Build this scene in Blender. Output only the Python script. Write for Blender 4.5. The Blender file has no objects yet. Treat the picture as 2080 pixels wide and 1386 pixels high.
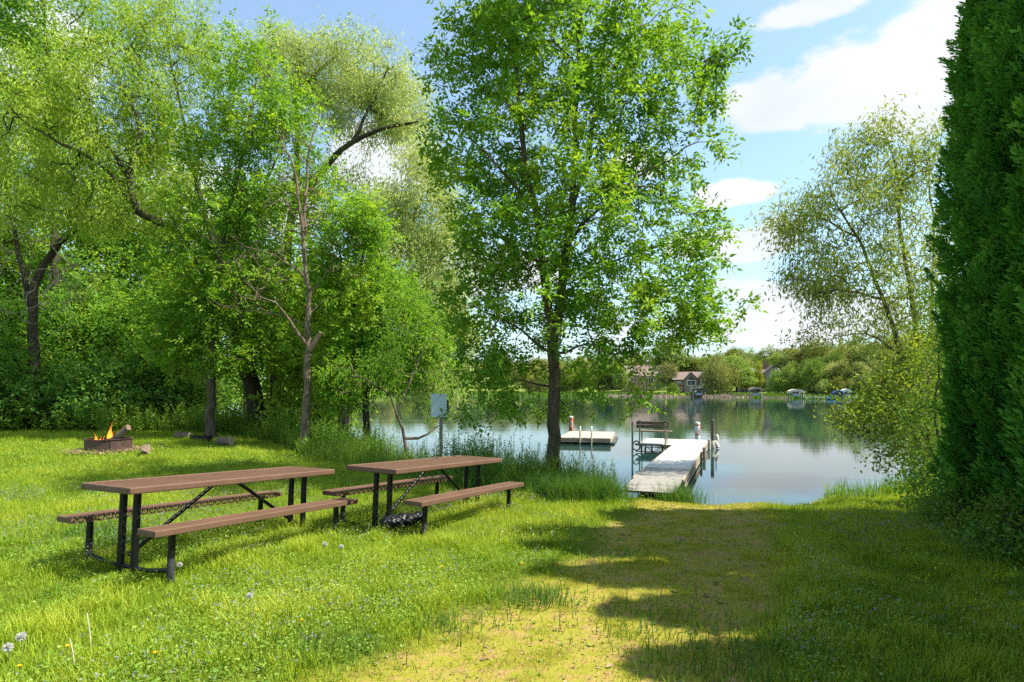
import bpy, math, random
import numpy as np
from mathutils import Vector, Matrix
S = bpy.context.scene
COL = S.collection
R = math.radians
pi = math.pi
CAMZ, FPX, HY = 1.70, 1200.0, 790.0

def P(px, py, d):
    """estimate a place in the world: direction seen at (px,py) in the photo, d metres out"""
    return np.array([(px-1040)/FPX*d, d, CAMZ+(HY-py)/FPX*d])

# ------------------------------------------------------------------ materials
def nmat(name):
    m = bpy.data.materials.new(name); m.use_nodes = True
    nt = m.node_tree; nt.nodes.clear()
    return m, nt
def N(nt, t, **k):
    n = nt.nodes.new(t)
    for a, v in k.items():
        if a in n.inputs.keys() if hasattr(n.inputs, 'keys') else False: n.inputs[a].default_value = v
        else: setattr(n, a, v)
    return n
def L(nt, a, b): nt.links.new(a, b)
def ramp(nt, fac, stops, interp='LINEAR'):
    r = nt.nodes.new('ShaderNodeValToRGB'); cr = r.color_ramp; cr.interpolation = interp
    while len(cr.elements) < len(stops): cr.elements.new(0.5)
    for e, (p, c) in zip(cr.elements, stops):
        e.position = p; e.color = (c[0], c[1], c[2], 1)
    L(nt, fac, r.inputs[0]); return r.outputs[0]
def noise(nt, scale, detail=4, rough=.6, vec=None, dist=0):
    n = nt.nodes.new('ShaderNodeTexNoise'); n.inputs['Scale'].default_value = scale
    n.inputs['Detail'].default_value = detail; n.inputs['Roughness'].default_value = rough
    n.inputs['Distortion'].default_value = dist
    if vec: L(nt, vec, n.inputs['Vector'])
    return n.outputs['Fac']
def coords(nt, kind='Object', scale=(1,1,1)):
    tc = nt.nodes.new('ShaderNodeTexCoord'); mp = nt.nodes.new('ShaderNodeMapping')
    mp.inputs['Scale'].default_value = scale; L(nt, tc.outputs[kind], mp.inputs['Vector'])
    return mp.outputs[0]
def math_(nt, op, a, b=None, c=None, clamp=False):
    n = nt.nodes.new('ShaderNodeMath'); n.operation = op; n.use_clamp = clamp
    for i, x in enumerate((a, b, c)):
        if x is None: continue
        if isinstance(x, (int, float)): n.inputs[i].default_value = x
        else: L(nt, x, n.inputs[i])
    return n.outputs[0]
def mix(nt, fac, a, b, mode='MIX'):
    n = nt.nodes.new('ShaderNodeMix'); n.data_type = 'RGBA'; n.blend_type = mode
    for s, x in ((n.inputs[0], fac), (n.inputs[6], a), (n.inputs[7], b)):
        if isinstance(x, (int, float)): s.default_value = x
        elif isinstance(x, tuple): s.default_value = (x[0], x[1], x[2], 1)
        else: L(nt, x, s)
    return n.outputs[2]
def bump(nt, h, strength=.5, dist=.02):
    b = nt.nodes.new('ShaderNodeBump'); b.inputs['Strength'].default_value = strength
    b.inputs['Distance'].default_value = dist; L(nt, h, b.inputs['Height']); return b.outputs[0]
def out(nt, sh):
    o = nt.nodes.new('ShaderNodeOutputMaterial'); L(nt, sh, o.inputs[0])
def principled(nt, color, rough=.6, spec=.5, metal=0., normal=None):
    p = nt.nodes.new('ShaderNodeBsdfPrincipled')
    for key, x in (('Base Color', color), ('Roughness', rough), ('Specular IOR Level', spec), ('Metallic', metal)):
        if isinstance(x, tuple): p.inputs[key].default_value = (x[0], x[1], x[2], 1)
        elif isinstance(x, (int, float)): p.inputs[key].default_value = x
        else: L(nt, x, p.inputs[key])
    if normal: L(nt, normal, p.inputs['Normal'])
    return p.outputs[0]

def leaf_mat(name, c0, c1, c2, trans=.42, tint=(1.25, 1.12, .5), rough=.5, spec=.25, inst=0.):
    m, nt = nmat(name)
    if c1[1] > c1[0]: c0, c1, c2 = [(c[0]*1.06, c[1]*.99, c[2]*1.6+.006) for c in (c0, c1, c2)]
    a = nt.nodes.new('ShaderNodeAttribute'); a.attribute_name = 'rnd'
    col = ramp(nt, a.outputs['Fac'], [(0, c0), (.5, c1), (1, c2)])
    if inst:
        oi = nt.nodes.new('ShaderNodeObjectInfo')
        h = nt.nodes.new('ShaderNodeHueSaturation')
        L(nt, math_(nt, 'MULTIPLY_ADD', oi.outputs['Random'], -.07*inst, .5+.03*inst), h.inputs['Hue'])
        r2 = math_(nt, 'FRACT', math_(nt, 'MULTIPLY', oi.outputs['Random'], 7.31))
        L(nt, math_(nt, 'MULTIPLY_ADD', r2, .8*inst, 1-.4*inst), h.inputs['Value'])
        r3 = math_(nt, 'FRACT', math_(nt, 'MULTIPLY', oi.outputs['Random'], 13.7))
        L(nt, math_(nt, 'MULTIPLY_ADD', r3, .3*inst, 1-.22*inst), h.inputs['Saturation'])
        L(nt, col, h.inputs['Color']); col = h.outputs[0]
    p = principled(nt, col, rough, spec)
    t = nt.nodes.new('ShaderNodeBsdfTranslucent')
    tc = mix(nt, 1.0, col, tint, 'MULTIPLY')
    L(nt, tc, t.inputs['Color'])
    ms = nt.nodes.new('ShaderNodeMixShader'); ms.inputs[0].default_value = trans
    L(nt, p, ms.inputs[1]); L(nt, t.outputs[0], ms.inputs[2]); out(nt, ms.outputs[0])
    return m

def simple(name, c, rough=.6, spec=.5, metal=0., var=.25, scale=8, bumps=.0, bdist=.01, bscale=40):
    m, nt = nmat(name); v = coords(nt)
    f = noise(nt, scale, 5, .65, v)
    col = ramp(nt, f, [(.3, tuple(x*(1-var) for x in c)), (.7, tuple(min(1, x*(1+var)) for x in c))])
    nm = bump(nt, noise(nt, bscale, 4, .6, v), bumps, bdist) if bumps else None
    out(nt, principled(nt, col, rough, spec, metal, nm)); return m

def bark_mat(name, c0, c1, sc=1., moss=0.):
    m, nt = nmat(name); v = coords(nt, 'Object', (9*sc, 9*sc, 2.2*sc))
    f = noise(nt, 1.6, 6, .68, v, .6)
    f2 = noise(nt, .5, 3, .5, coords(nt))
    col = ramp(nt, f, [(.3, c0), (.52, tuple((a+b)/2 for a, b in zip(c0, c1))), (.72, c1)])
    if moss: col = mix(nt, ramp(nt, f2, [(.5, (0,0,0)), (.7, (moss,)*3)]), col, (.09, .11, .03))
    out(nt, principled(nt, col, .9, .15, 0, bump(nt, f, 1., .05))); return m

M = {}
M['ash_leaf'] = leaf_mat('ash_leaf', (0.070,0.200,0.010), (0.160,0.345,0.014), (0.340,0.500,0.028), .45, spec=.12)
M['box_leaf'] = leaf_mat('boxelder_leaf', (0.070,0.200,0.012), (0.170,0.350,0.016), (0.380,0.550,0.030), .50, spec=.12)
M['pale_leaf'] = leaf_mat('pale_willow_leaf', (0.200,0.330,0.060), (0.370,0.500,0.110), (0.550,0.620,0.210), .50, spec=.12)
M['yellow_leaf'] = leaf_mat('yellow_green_leaf', (0.140,0.280,0.020), (0.280,0.450,0.030), (0.490,0.620,0.070), .50, spec=.12)
M['dark_leaf'] = leaf_mat('understory_leaf', (0.070,0.200,0.016), (0.150,0.330,0.020), (0.320,0.500,0.035), .50, spec=.12)
M['thin_leaf'] = leaf_mat('narrow_willow_leaf', (0.130,0.220,0.022), (0.250,0.360,0.035), (0.420,0.470,0.090), .40, spec=.15)
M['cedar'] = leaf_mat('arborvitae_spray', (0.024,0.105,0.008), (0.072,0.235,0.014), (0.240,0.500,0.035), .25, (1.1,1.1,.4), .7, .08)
M['shore_leaf'] = leaf_mat('shore_shrub_leaf', (.10,.20,.014), (.21,.32,.020), (.36,.44,.045), .45, spec=.15)
M['tuft'] = leaf_mat('rank_grass_blade', (.045,.125,.012), (.10,.22,.014), (.22,.36,.03), .42, (1.2,1.1,.45), .55, .15)
M['shade_leaf'] = leaf_mat('low_bush_leaf_painted_shade', (.040,.12,.012), (.085,.21,.016), (.20,.36,.028), .42, spec=.1)  # understory green darkened: shade of the canopies above is put into the colour
M['bush_leaf'] = leaf_mat('shrub_leaf', (0.060,0.170,0.014), (0.130,0.270,0.018), (0.250,0.380,0.030), .42, spec=.12)
M['far_leaf'] = leaf_mat('far_shore_leaf', (0.100,0.170,0.018), (0.190,0.280,0.026), (0.300,0.370,0.045), .35, inst=1., spec=.12)
M['far_willow'] = leaf_mat('far_willow_leaf', (0.170,0.230,0.030), (0.290,0.340,0.045), (0.400,0.420,0.085), .35, inst=.4, spec=.12)
M['grass'] = leaf_mat('grass_blade', (0.130,0.250,0.006), (0.260,0.400,0.009), (0.440,0.510,0.032), .42, (1.2,1.1,.45), .55, .2)
M['path_grass'] = leaf_mat('path_grass_blade', (0.180,0.250,0.012), (0.320,0.380,0.016), (0.480,0.470,0.040), .35, (1.2,1.1,.4), .6, .15)
M['cover'] = leaf_mat('ground_cover_leaf', (0.090,0.200,0.014), (0.190,0.330,0.018), (0.340,0.440,0.050), .35, spec=.25)
M['weed'] = leaf_mat('bank_weed_leaf', (0.080,0.190,0.014), (0.170,0.310,0.018), (0.310,0.420,0.040), .42, spec=.12)
M['dry'] = leaf_mat('dry_reed', (0.300,0.200,0.140), (0.440,0.320,0.230), (0.600,0.460,0.350), .25, (1,1,1), .8, .1)
M['litter'] = leaf_mat('leaf_litter', (0.150,0.100,0.055), (0.280,0.190,0.100), (0.450,0.340,0.210), .15, (1,1,1), .8, .1)
M['flower'] = leaf_mat('violet_petal', (0.240,0.200,0.310), (0.330,0.280,0.400), (0.440,0.400,0.500), .3, (1,1,1), .6, .2)
M['bark'] = bark_mat('bark', (.045,.033,.023), (.21,.165,.115))
M['bark_light'] = bark_mat('pale_bark', (.085,.062,.042), (.30,.225,.150), 1.2)
M['bark_dark'] = bark_mat('dark_bark', (.020,.015,.011), (.10,.078,.055), .8, .5)
M['twig_dead'] = simple('dead_twig', (.30,.245,.18), .9, .1)
M['brown'] = simple('brown_plastic_coat', (.135,.072,.043), .6, .4, 0, .16, 3, .15, .002, 160)
M['black_metal'] = simple('black_painted_steel', (.007,.007,.007), .42, .28, 0, .4, 12)
M['chipped'] = simple('chipped_grey_paint', (.04,.038,.043), .6, .3, 0, .6, 14)
M['bag'] = simple('black_plastic_bag', (.009,.009,.010), .38, .28, 0, .3, 9, .15, .01, 30)
M['rust'] = simple('rusty_steel', (.095,.058,.045), .62, .4, .35, .5, 6, .3, .004, 60)
M['ash_bed'] = simple('ash_and_charcoal', (.06,.055,.05), .95, .1, 0, .6, 18, .8, .02, 30)
M['char'] = simple('charred_wood', (.02,.015,.012), .8, .2, 0, .6, 14, .9, .02, 22)
M['cutwood'] = simple('cut_wood', (.46,.34,.22), .8, .2, 0, .3, 9, .3, .01, 24)
M['logbark'] = bark_mat('log_bark', (.10,.065,.042), (.33,.25,.17), 1.6)
M['wood_post'] = simple('weathered_post', (.30,.255,.185), .85, .2, 0, .3, 10, .5, .004, 40)
M['truss_wood'] = simple('tan_dock_frame', (.36,.30,.22), .8, .2, 0, .3, 7)
M['dark_post'] = simple('dark_post', (.085,.072,.055), .7, .3, 0, .3, 10, .4, .004, 40)
M['galv'] = simple('dull_steel', (.16,.16,.155), .5, .5, .5, .35, 12)
M['pvc'] = simple('aged_white_plastic', (.50,.455,.365), .45, .4, 0, .18, 9)
M['signback'] = simple('pale_painted_sign', (.56,.66,.70), .5, .4, 0, .08, 5)
M['white'] = simple('white_plastic', (.75,.72,.66), .5, .4, 0, .12, 6)
M['red'] = simple('faded_red_paint', (.60,.14,.06), .5, .4, 0, .3, 9)
M['raft'] = simple('pale_raft_deck', (.42,.33,.25), .75, .2, 0, .16, 5)
M['raft_side'] = simple('raft_fascia', (.40,.30,.22), .7, .3, 0, .14, 6)
M['float'] = simple('dark_float', (.07,.065,.045), .6, .3, 0, .4, 6)
M['bench_wood'] = simple('brown_bench_wood', (.16,.118,.075), .8, .2, 0, .35, 7, .4, .003, 50)
M['blue_cap'] = simple('navy_cap', (.02,.025,.06), .5, .4)
M['hose'] = simple('olive_hose', (.055,.05,.032), .5, .4)
M['steel'] = simple('bright_steel', (.55,.53,.50), .3, .5, .9, .1)
M['glass'] = simple('window_glass', (.05,.06,.065), .12, .6, 0, .3, 2)
M['trim'] = simple('white_trim', (.72,.68,.60), .6, .3, 0, .08)
M['blue_boat'] = simple('blue_cover', (.015,.045,.13), .5, .4)
M['ltblue'] = simple('pale_blue_hull', (.09,.22,.38), .4, .5)
M['canopy_tan'] = simple('tan_canopy', (.44,.31,.23), .7, .3)
M['canopy_cream'] = simple('cream_canopy', (.66,.56,.43), .7, .3)
M['canopy_dark'] = simple('dark_canopy', (.05,.06,.07), .7, .3)
M['hull'] = simple('grey_hull', (.35,.38,.42), .35, .5)
M['dand'] = leaf_mat('dandelion_yellow', (.65,.42,.01), (.75,.52,.012), (.8,.6,.02), .25, (1,1,1))
M['puff'] = leaf_mat('dandelion_seed', (0.620,0.600,0.550), (0.680,0.660,0.600), (0.740,0.720,0.670), .5, (1,1,1))
M['stem'] = simple('green_stem', (.16,.22,.05), .6, .3)

def plank_mat(name, c, cd, pitch, axis, stain):
    m, nt = nmat(name); v = coords(nt)
    sx = nt.nodes.new('ShaderNodeSeparateXYZ'); L(nt, v, sx.inputs[0])
    u = math_(nt, 'DIVIDE', sx.outputs[axis], pitch)
    fr = math_(nt, 'FRACT', u); fl = math_(nt, 'FLOOR', u)
    wn = nt.nodes.new('ShaderNodeTexWhiteNoise'); wn.noise_dimensions = '1D'; L(nt, fl, wn.inputs['W'])
    gap = math_(nt, 'LESS_THAN', math_(nt, 'ABSOLUTE', math_(nt, 'SUBTRACT', fr, .5)), .46)
    n1 = noise(nt, 3.5, 6, .7, v); n2 = noise(nt, 22, 4, .6, v)
    base = mix(nt, math_(nt, 'MULTIPLY_ADD', wn.outputs[0], .5, math_(nt, 'MULTIPLY', n1, .5)), cd, c)
    st = ramp(nt, n1, [(.52, (1, 1, 1)), (.68, (1-stain,)*3)])
    base = mix(nt, 1., base, st, 'MULTIPLY')
    base = mix(nt, gap, tuple(x*.3 for x in cd), base)
    h = math_(nt, 'ADD', math_(nt, 'MULTIPLY', gap, 1.), math_(nt, 'MULTIPLY', n2, .3))
    out(nt, principled(nt, base, .75, .25, 0, bump(nt, h, .6, .008))); return m
M['deck_white'] = plank_mat('white_dock_planks', (.56,.54,.50), (.45,.43,.39), .14, 0, .38)
M['deck_old'] = plank_mat('weathered_dock_planks', (.33,.30,.265), (.22,.20,.17), .16, 0, .45)

def siding(name, c, pitch=.35):
    m, nt = nmat(name); v = coords(nt)
    sx = nt.nodes.new('ShaderNodeSeparateXYZ'); L(nt, v, sx.inputs[0])
    fr = math_(nt, 'FRACT', math_(nt, 'DIVIDE', sx.outputs[2], pitch))
    col = ramp(nt, noise(nt, .8, 4, .6, v), [(.3, tuple(x*.85 for x in c)), (.7, tuple(x*1.1 for x in c))])
    out(nt, principled(nt, col, .8, .2, 0, bump(nt, fr, .6, .03))); return m
M['wall_tan'] = siding('tan_siding', (.28,.22,.17)); M['wall_pink'] = siding('rosy_siding', (.43,.29,.21))
M['wall_grey'] = siding('grey_siding', (.27,.235,.215)); M['wall_brick'] = simple('brick_base', (.24,.135,.10), .85, .2, 0, .3, 4)
M['roof'] = simple('brown_shingle', (.20,.145,.12), .9, .15, 0, .3, 2, .6, .05, 6)
M['roof_pink'] = simple('rosy_shingle', (.22,.16,.13), .9, .15, 0, .3, 2, .6, .05, 6)
M['roof_grey'] = simple('grey_shingle', (.17,.14,.135), .9, .15, 0, .3, 2, .6, .05, 6)

# ------------------------------------------------------------------ object helpers
def new_mesh(name, V, F, mats=(), mi=None, attr=None, smooth=False):
    """V (n,3); F list of face arrays, each (m,k)"""
    me = bpy.data.meshes.new(name)
    V = np.asarray(V, np.float32)
    Fs = [np.asarray(f, np.int32) for f in (F if isinstance(F, list) else [F]) if len(f)]
    loops = np.concatenate([f.ravel() for f in Fs]); tot = np.concatenate([np.full(len(f), f.shape[1], np.int32) for f in Fs])
    st = np.zeros(len(tot), np.int32); st[1:] = np.cumsum(tot)[:-1]
    me.vertices.add(len(V)); me.vertices.foreach_set('co', V.ravel())
    me.loops.add(len(loops)); me.loops.foreach_set('vertex_index', loops)
    me.polygons.add(len(tot)); me.polygons.foreach_set('loop_start', st); me.polygons.foreach_set('loop_total', tot)
    for m in mats: me.materials.append(M[m] if isinstance(m, str) else m)
    if mi is not None: me.polygons.foreach_set('material_index', np.asarray(mi, np.int32))
    if attr is not None:
        a = me.attributes.new('rnd', 'FLOAT', 'FACE'); a.data.foreach_set('value', np.asarray(attr, np.float32))
    me.polygons.foreach_set('use_smooth', np.full(len(tot), bool(smooth)))
    me.update(calc_edges=True); me.validate()
    return me
def tag(o, label=None, cat=None, group=None, kind=None):
    if label: o['label'] = label
    if cat: o['category'] = cat
    if group: o['group'] = group
    if kind: o['kind'] = kind
    return o
def link(name, me, parent=None, loc=None):
    o = bpy.data.objects.new(name, me); COL.objects.link(o)
    if parent: o.parent = parent
    if loc is not None: o.location = loc
    return o
def thing(name, label, cat, loc=(0,0,0), rz=0, group=None):
    o = bpy.data.objects.new(name, None); COL.objects.link(o); o.empty_display_size = .2
    o.location = loc; o.rotation_euler = (0,0,rz)
    return tag(o, label, cat, group)
def copy_tree(o, parent=None):
    c = o.copy(); COL.objects.link(c)
    if parent: c.parent = parent
    for ch in [x for x in o.children]: copy_tree(ch, c)
    return c

class MB:
    def __init__(s): s.v=[]; s.f=[]; s.m=[]; s.n=0
    def add(s, V, F, mi=0):
        for f in F: s.f.append([i+s.n for i in f]); s.m.append(mi)
        s.v += [tuple(map(float, p)) for p in V]; s.n += len(V)
    def box(s, c, d, mi=0, rot=None):
        hx,hy,hz=[x/2 for x in d]
        V=[Vector((x,y,z)) for x in(-hx,hx) for y in(-hy,hy) for z in(-hz,hz)]
        if rot is not None: V=[rot@p for p in V]
        V=[p+Vector(c) for p in V]
        s.add(V,[(0,1,3,2),(4,6,7,5),(0,4,5,1),(2,3,7,6),(0,2,6,4),(1,5,7,3)],mi)
    def bar(s, a, b, w, h, mi=0, up=(0,0,1)):
        a,b=Vector(a),Vector(b); d=(b-a); l=d.length; d.normalize()
        u=Vector(up)
        if abs(d.dot(u))>.98: u=Vector((1,0,0))
        x=d.cross(u).normalized(); z=x.cross(d)
        rot=Matrix((x,d,z)).transposed()
        s.box((a+b)/2,(w,l,h),mi,rot)
    def tube(s, pts, r, n=8, mi=0, caps=True):
        pts=[Vector(p) for p in pts]; k=len(pts)
        rs=r if isinstance(r,(list,tuple)) else [r]*k
        V=[];F=[]; pu=None
        for i,p in enumerate(pts):
            d=(pts[min(i+1,k-1)]-pts[max(i-1,0)]).normalized()
            if pu is None: pu=Vector((1,0,0)) if abs(d.x)<.8 else Vector((0,1,0))
            u=(pu-d*pu.dot(d)).normalized(); w=d.cross(u); pu=u
            for j in range(n):
                a=2*pi*j/n; V.append(p+(u*math.cos(a)+w*math.sin(a))*rs[i])
        for i in range(k-1):
            for j in range(n):
                F.append((i*n+j,i*n+(j+1)%n,(i+1)*n+(j+1)%n,(i+1)*n+j))
        if caps: F.append(tuple(range(n))[::-1]); F.append(tuple((k-1)*n+j for j in range(n)))
        s.add(V,F,mi)
    def prism(s, poly, y0, y1, mi=0):
        """poly in xz, extruded along y"""
        n=len(poly); V=[(x,y0,z) for x,z in poly]+[(x,y1,z) for x,z in poly]
        F=[tuple(range(n))[::-1],tuple(range(n,2*n))]+[(i,(i+1)%n,n+(i+1)%n,n+i) for i in range(n)]
        F=[f[::-1] for f in F]
        s.add(V,F,mi)
    def build(s, name, mats, parent=None, smooth=False, bevel=0, loc=None):
        me=bpy.data.meshes.new(name); me.from_pydata(s.v,[],s.f)
        for m in (mats if isinstance(mats,(list,tuple)) else [mats]): me.materials.append(M[m])
        me.polygons.foreach_set('material_index',s.m)
        if smooth: me.polygons.foreach_set('use_smooth',[True]*len(s.f))
        me.update(); o=link(name,me,parent,loc)
        if smooth:
            e=o.modifiers.new('e','EDGE_SPLIT'); e.split_angle=R(50)
        if bevel:
            b=o.modifiers.new('b','BEVEL'); b.width=bevel; b.segments=2; b.limit_method='ANGLE'
        return o

# ------------------------------------------------------------------ world noise, lake outline, ground
class SN:
    def __init__(s, seed, scale, octs=3):
        g=np.random.default_rng(seed); s.k=[];
        for o in range(octs):
            for _ in range(5):
                d=g.normal(size=3); d/=np.linalg.norm(d); s.k.append((d*2*pi/scale*2**o*g.uniform(.7,1.3), g.uniform(0,6.28), .6**o))
        s.t=sum(w*w for *_,w in s.k)**.5
    def __call__(s,p):
        r=0
        for k,f,w in s.k: r=r+w*np.sin(p[...,0]*k[0]+p[...,1]*k[1]+p[...,2]*k[2]+f)
        return r/s.t          # ~unit variance
def xy0(x,y): return np.stack([x,y,np.zeros_like(x)],-1)

LAKE=np.array([(60,26),(30,20),(16,17.2),(11.5,15.2),(9.2,13.4),(7.6,12.1),(6.4,11.45),(5.4,11.1),(4.4,11.05),(3.3,11.15),(2.3,11.3),(1.6,12.2),(.6,12.8),
 (-1.2,13.9),(-3.2,16.2),(-4.9,19.2),(-6.4,21.3),(-8.2,23.2),(-11,25.8),(-16,30.3),(-24,36),(-40,44),(-80,60),(-140,95),(-160,170),(-80,205),(0,192),(33,182),(50,158),(63,148),(70,128),(84,118),(110,110),(150,80),(120,40)],float)
def sdist(x,y):
    """distance to the waterline, positive on land"""
    p=np.stack([x,y],-1); best=np.full(x.shape,1e9); ins=np.zeros(x.shape,bool)
    n=len(LAKE)
    for i in range(n):
        a=LAKE[i];b=LAKE[(i+1)%n];d=b-a
        t=np.clip(((p-a)@d)/(d@d),0,1)
        best=np.minimum(best,np.linalg.norm(p-(a+t[...,None]*d),axis=-1))
        c=((a[1]>y)!=(b[1]>y)); xi=a[0]+(y-a[1])/(b[1]-a[1]+1e-12)*d[0]
        ins^=c&(x<xi)
    return np.where(ins,-best,best)
WATER=-.50
nz1=SN(1,7); nz2=SN(2,1.3,2); nz3=SN(3,45)
def height(x,y,sd=None):
    x=np.asarray(x,float);y=np.asarray(y,float)
    if sd is None: sd=sdist(x,y)
    sd=sd+.18*nz2(xy0(x,y))*np.exp(-np.abs(sd)/2)
    q=xy0(x,y)
    near=WATER+.54*(1-np.exp(-np.maximum(sd,0)/1.9))+(.02*nz1(q)+.010*nz2(q))*np.clip(sd/2,0,1)
    s=np.maximum(sd,0)
    far=WATER+.35*(1-np.exp(-s/1.5))+np.minimum(s,26)*.05+5.5*np.clip((s-26)/70,0,1)**1.2+.5*nz3(q)*np.clip(s/40,0,1)
    f=np.clip((y-75)/20,0,1); h=near*(1-f)+far*f
    return np.where(sd<0,WATER+np.maximum(sd*.22,-2.5),h)
def H(x,y): return float(height(np.array([x]),np.array([y]))[0])
PATHC=np.array([(2.4,.05,1.15),(3.4,.12,1.2),(6,1.7,1.15),(8,2.75,1.1),(9.6,3.2,1.35),(11.5,3.9,1.7)])
def pathmask(x,y):
    c=np.interp(y,PATHC[:,0],PATHC[:,1]); w=np.interp(y,PATHC[:,0],PATHC[:,2])
    e=np.abs(x-c)/w + .16*nz2(xy0(x,y)*1.0)+.10*nz1(xy0(x,y)*2)
    return np.clip((1.12-e)/.35,0,1)*(y<11.9)

def spaced(stops):
    o=[]
    for (a,b,st) in stops: o.append(np.arange(a,b,st))
    return np.concatenate(o+[[stops[-1][1]]])
gx=spaced([(-600,-200,40),(-200,-60,5),(-60,-14,.8),(-14,12,.16),(12,40,1),(40,200,4),(200,600,40)])
gy=spaced([(-120,-10,8),(-10,0,.6),(0,16,.16),(16,32,.4),(32,80,2),(80,260,4),(260,900,40)])
X,Y=np.meshgrid(gx,gy); SD=sdist(X.ravel(),Y.ravel()); Z=height(X.ravel(),Y.ravel(),SD)
GV=np.stack([X.ravel(),Y.ravel(),Z],1); nx=len(gx); ny=len(gy)
ii=(np.arange(ny-1)[:,None]*nx+np.arange(nx-1)[None]).ravel()
GF=np.stack([ii,ii+1,ii+nx+1,ii+nx],1)
pm=pathmask(GV[:,0],GV[:,1])

def ground_mat():
    m,nt=nmat('lawn_and_soil'); v=coords(nt)
    a=nt.nodes.new('ShaderNodeAttribute'); a.attribute_name='path'
    b=nt.nodes.new('ShaderNodeAttribute'); b.attribute_name='bank'
    n1=noise(nt,.9,6,.65,v); n2=noise(nt,6,6,.7,v); n3=noise(nt,45,4,.7,v)
    lawn=mix(nt,n1,(.09,.13,.012),(.19,.24,.016)); lawn=mix(nt,math_(nt,'MULTIPLY',n3,.6),lawn,(.05,.045,.02))
    moss=mix(nt,n2,(.20,.20,.022),(.34,.29,.04))
    dirt=mix(nt,n3,(.22,.125,.045),(.46,.29,.12))
    pth=mix(nt,ramp(nt,n2,[(.47,(0,0,0)),(.64,(.9,)*3)]),moss,dirt)
    pth=mix(nt,math_(nt,'MULTIPLY',ramp(nt,n3,[(.55,(0,0,0)),(.7,(1,1,1))]),.5),pth,(.12,.08,.045))
    c=mix(nt,a.outputs['Fac'],lawn,pth)
    c=mix(nt,b.outputs['Fac'],c,mix(nt,n2,(.16,.115,.07),(.30,.225,.14)))
    h=math_(nt,'ADD',n2,math_(nt,'MULTIPLY',n3,.5))
    out(nt,principled(nt,c,.95,.1,0,bump(nt,h,.7,.03))); return m
M['ground']=ground_mat()
def hill_mat():
    m,nt=nmat('far_lawn'); v=coords(nt)
    n1=noise(nt,.12,5,.6,v); n2=noise(nt,1.2,4,.6,v)
    c=mix(nt,n1,(.09,.15,.018),(.20,.25,.035)); c=mix(nt,math_(nt,'MULTIPLY',n2,.4),c,(.12,.12,.04))
    out(nt,principled(nt,c,.95,.1)); return m
M['hill']=hill_mat()
def sub_ground(name, mask, mat):
    f=GF[mask]; u,inv=np.unique(f.ravel(),return_inverse=True)
    me=new_mesh(name,GV[u],inv.reshape(f.shape),[mat],smooth=True)
    for an,val in (('path',pm[u]),('bank',np.clip(1-np.maximum(SD[u],0)/.45,0,1)*(GV[u,1]<75)*(GV[u,0]>1.8)*.6+(SD[u]<0)*.4)):
        at=me.attributes.new(an,'FLOAT','POINT'); at.data.foreach_set('value',val.astype(np.float32))
    return tag(link(name,me),kind='structure')
fc=GV[GF].mean(1); fpm=pathmask(fc[:,0],fc[:,1])>.5; far=fc[:,1]>78
sub_ground('ground',~fpm&~far,'ground'); sub_ground('path',fpm&~far,'ground'); sub_ground('hill',far,'hill')

def water_mat():
    m,nt=nmat('lake_water')
    w1=noise(nt,1.,3,.55,coords(nt,'Object',(.55,1.8,1)),.3)
    w2=noise(nt,1.,2,.5,coords(nt,'Object',(3.,9.,1)))
    w3=noise(nt,1.,2,.5,coords(nt,'Object',(.05,.22,1)),.4)
    calm=ramp(nt,w3,[(.35,(.35,)*3),(.65,(1.,)*3)])
    h=math_(nt,'ADD',math_(nt,'MULTIPLY',w1,.7),math_(nt,'MULTIPLY',w2,.14))
    h=math_(nt,'MULTIPLY',h,calm)
    b=bump(nt,h,.35,.017)
    c=mix(nt,noise(nt,.6,4,.6,coords(nt)),(.010,.034,.030),(.018,.046,.040))
    p=nt.nodes.new('ShaderNodeBsdfPrincipled'); L(nt,c,p.inputs['Base Color']); p.inputs['Roughness'].default_value=.035
    p.inputs['IOR'].default_value=1.333; p.inputs['Specular IOR Level'].default_value=.5; L(nt,b,p.inputs['Normal'])
    out(nt,p.outputs[0]); return m
M['water']=water_mat()
wv=np.array([(-400,8,WATER),(400,8,WATER),(400,330,WATER),(-400,330,WATER)],float)
tag(link('lake_water',new_mesh('lake_water',wv,np.array([[0,1,2,3]]),['water'])),kind='structure')

# ------------------------------------------------------------------ leaves and branches
def unit(v): return v/np.maximum(np.linalg.norm(v,axis=-1,keepdims=True),1e-9)
def leaf_quads(p,d,n,l,w,fold=.18):
    """diamond leaves folded on the midrib; returns V,F"""
    s=unit(np.cross(d,n)); n=np.cross(s,d); l=l[:,None]; w=w[:,None]
    mid=p+d*l*.42
    V=np.stack([p,mid+s*w*.5+n*w*fold,p+d*l,mid-s*w*.5+n*w*fold],1).reshape(-1,3)
    F=np.arange(len(p)*4,dtype=np.int32).reshape(-1,4)
    return V,F

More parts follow.
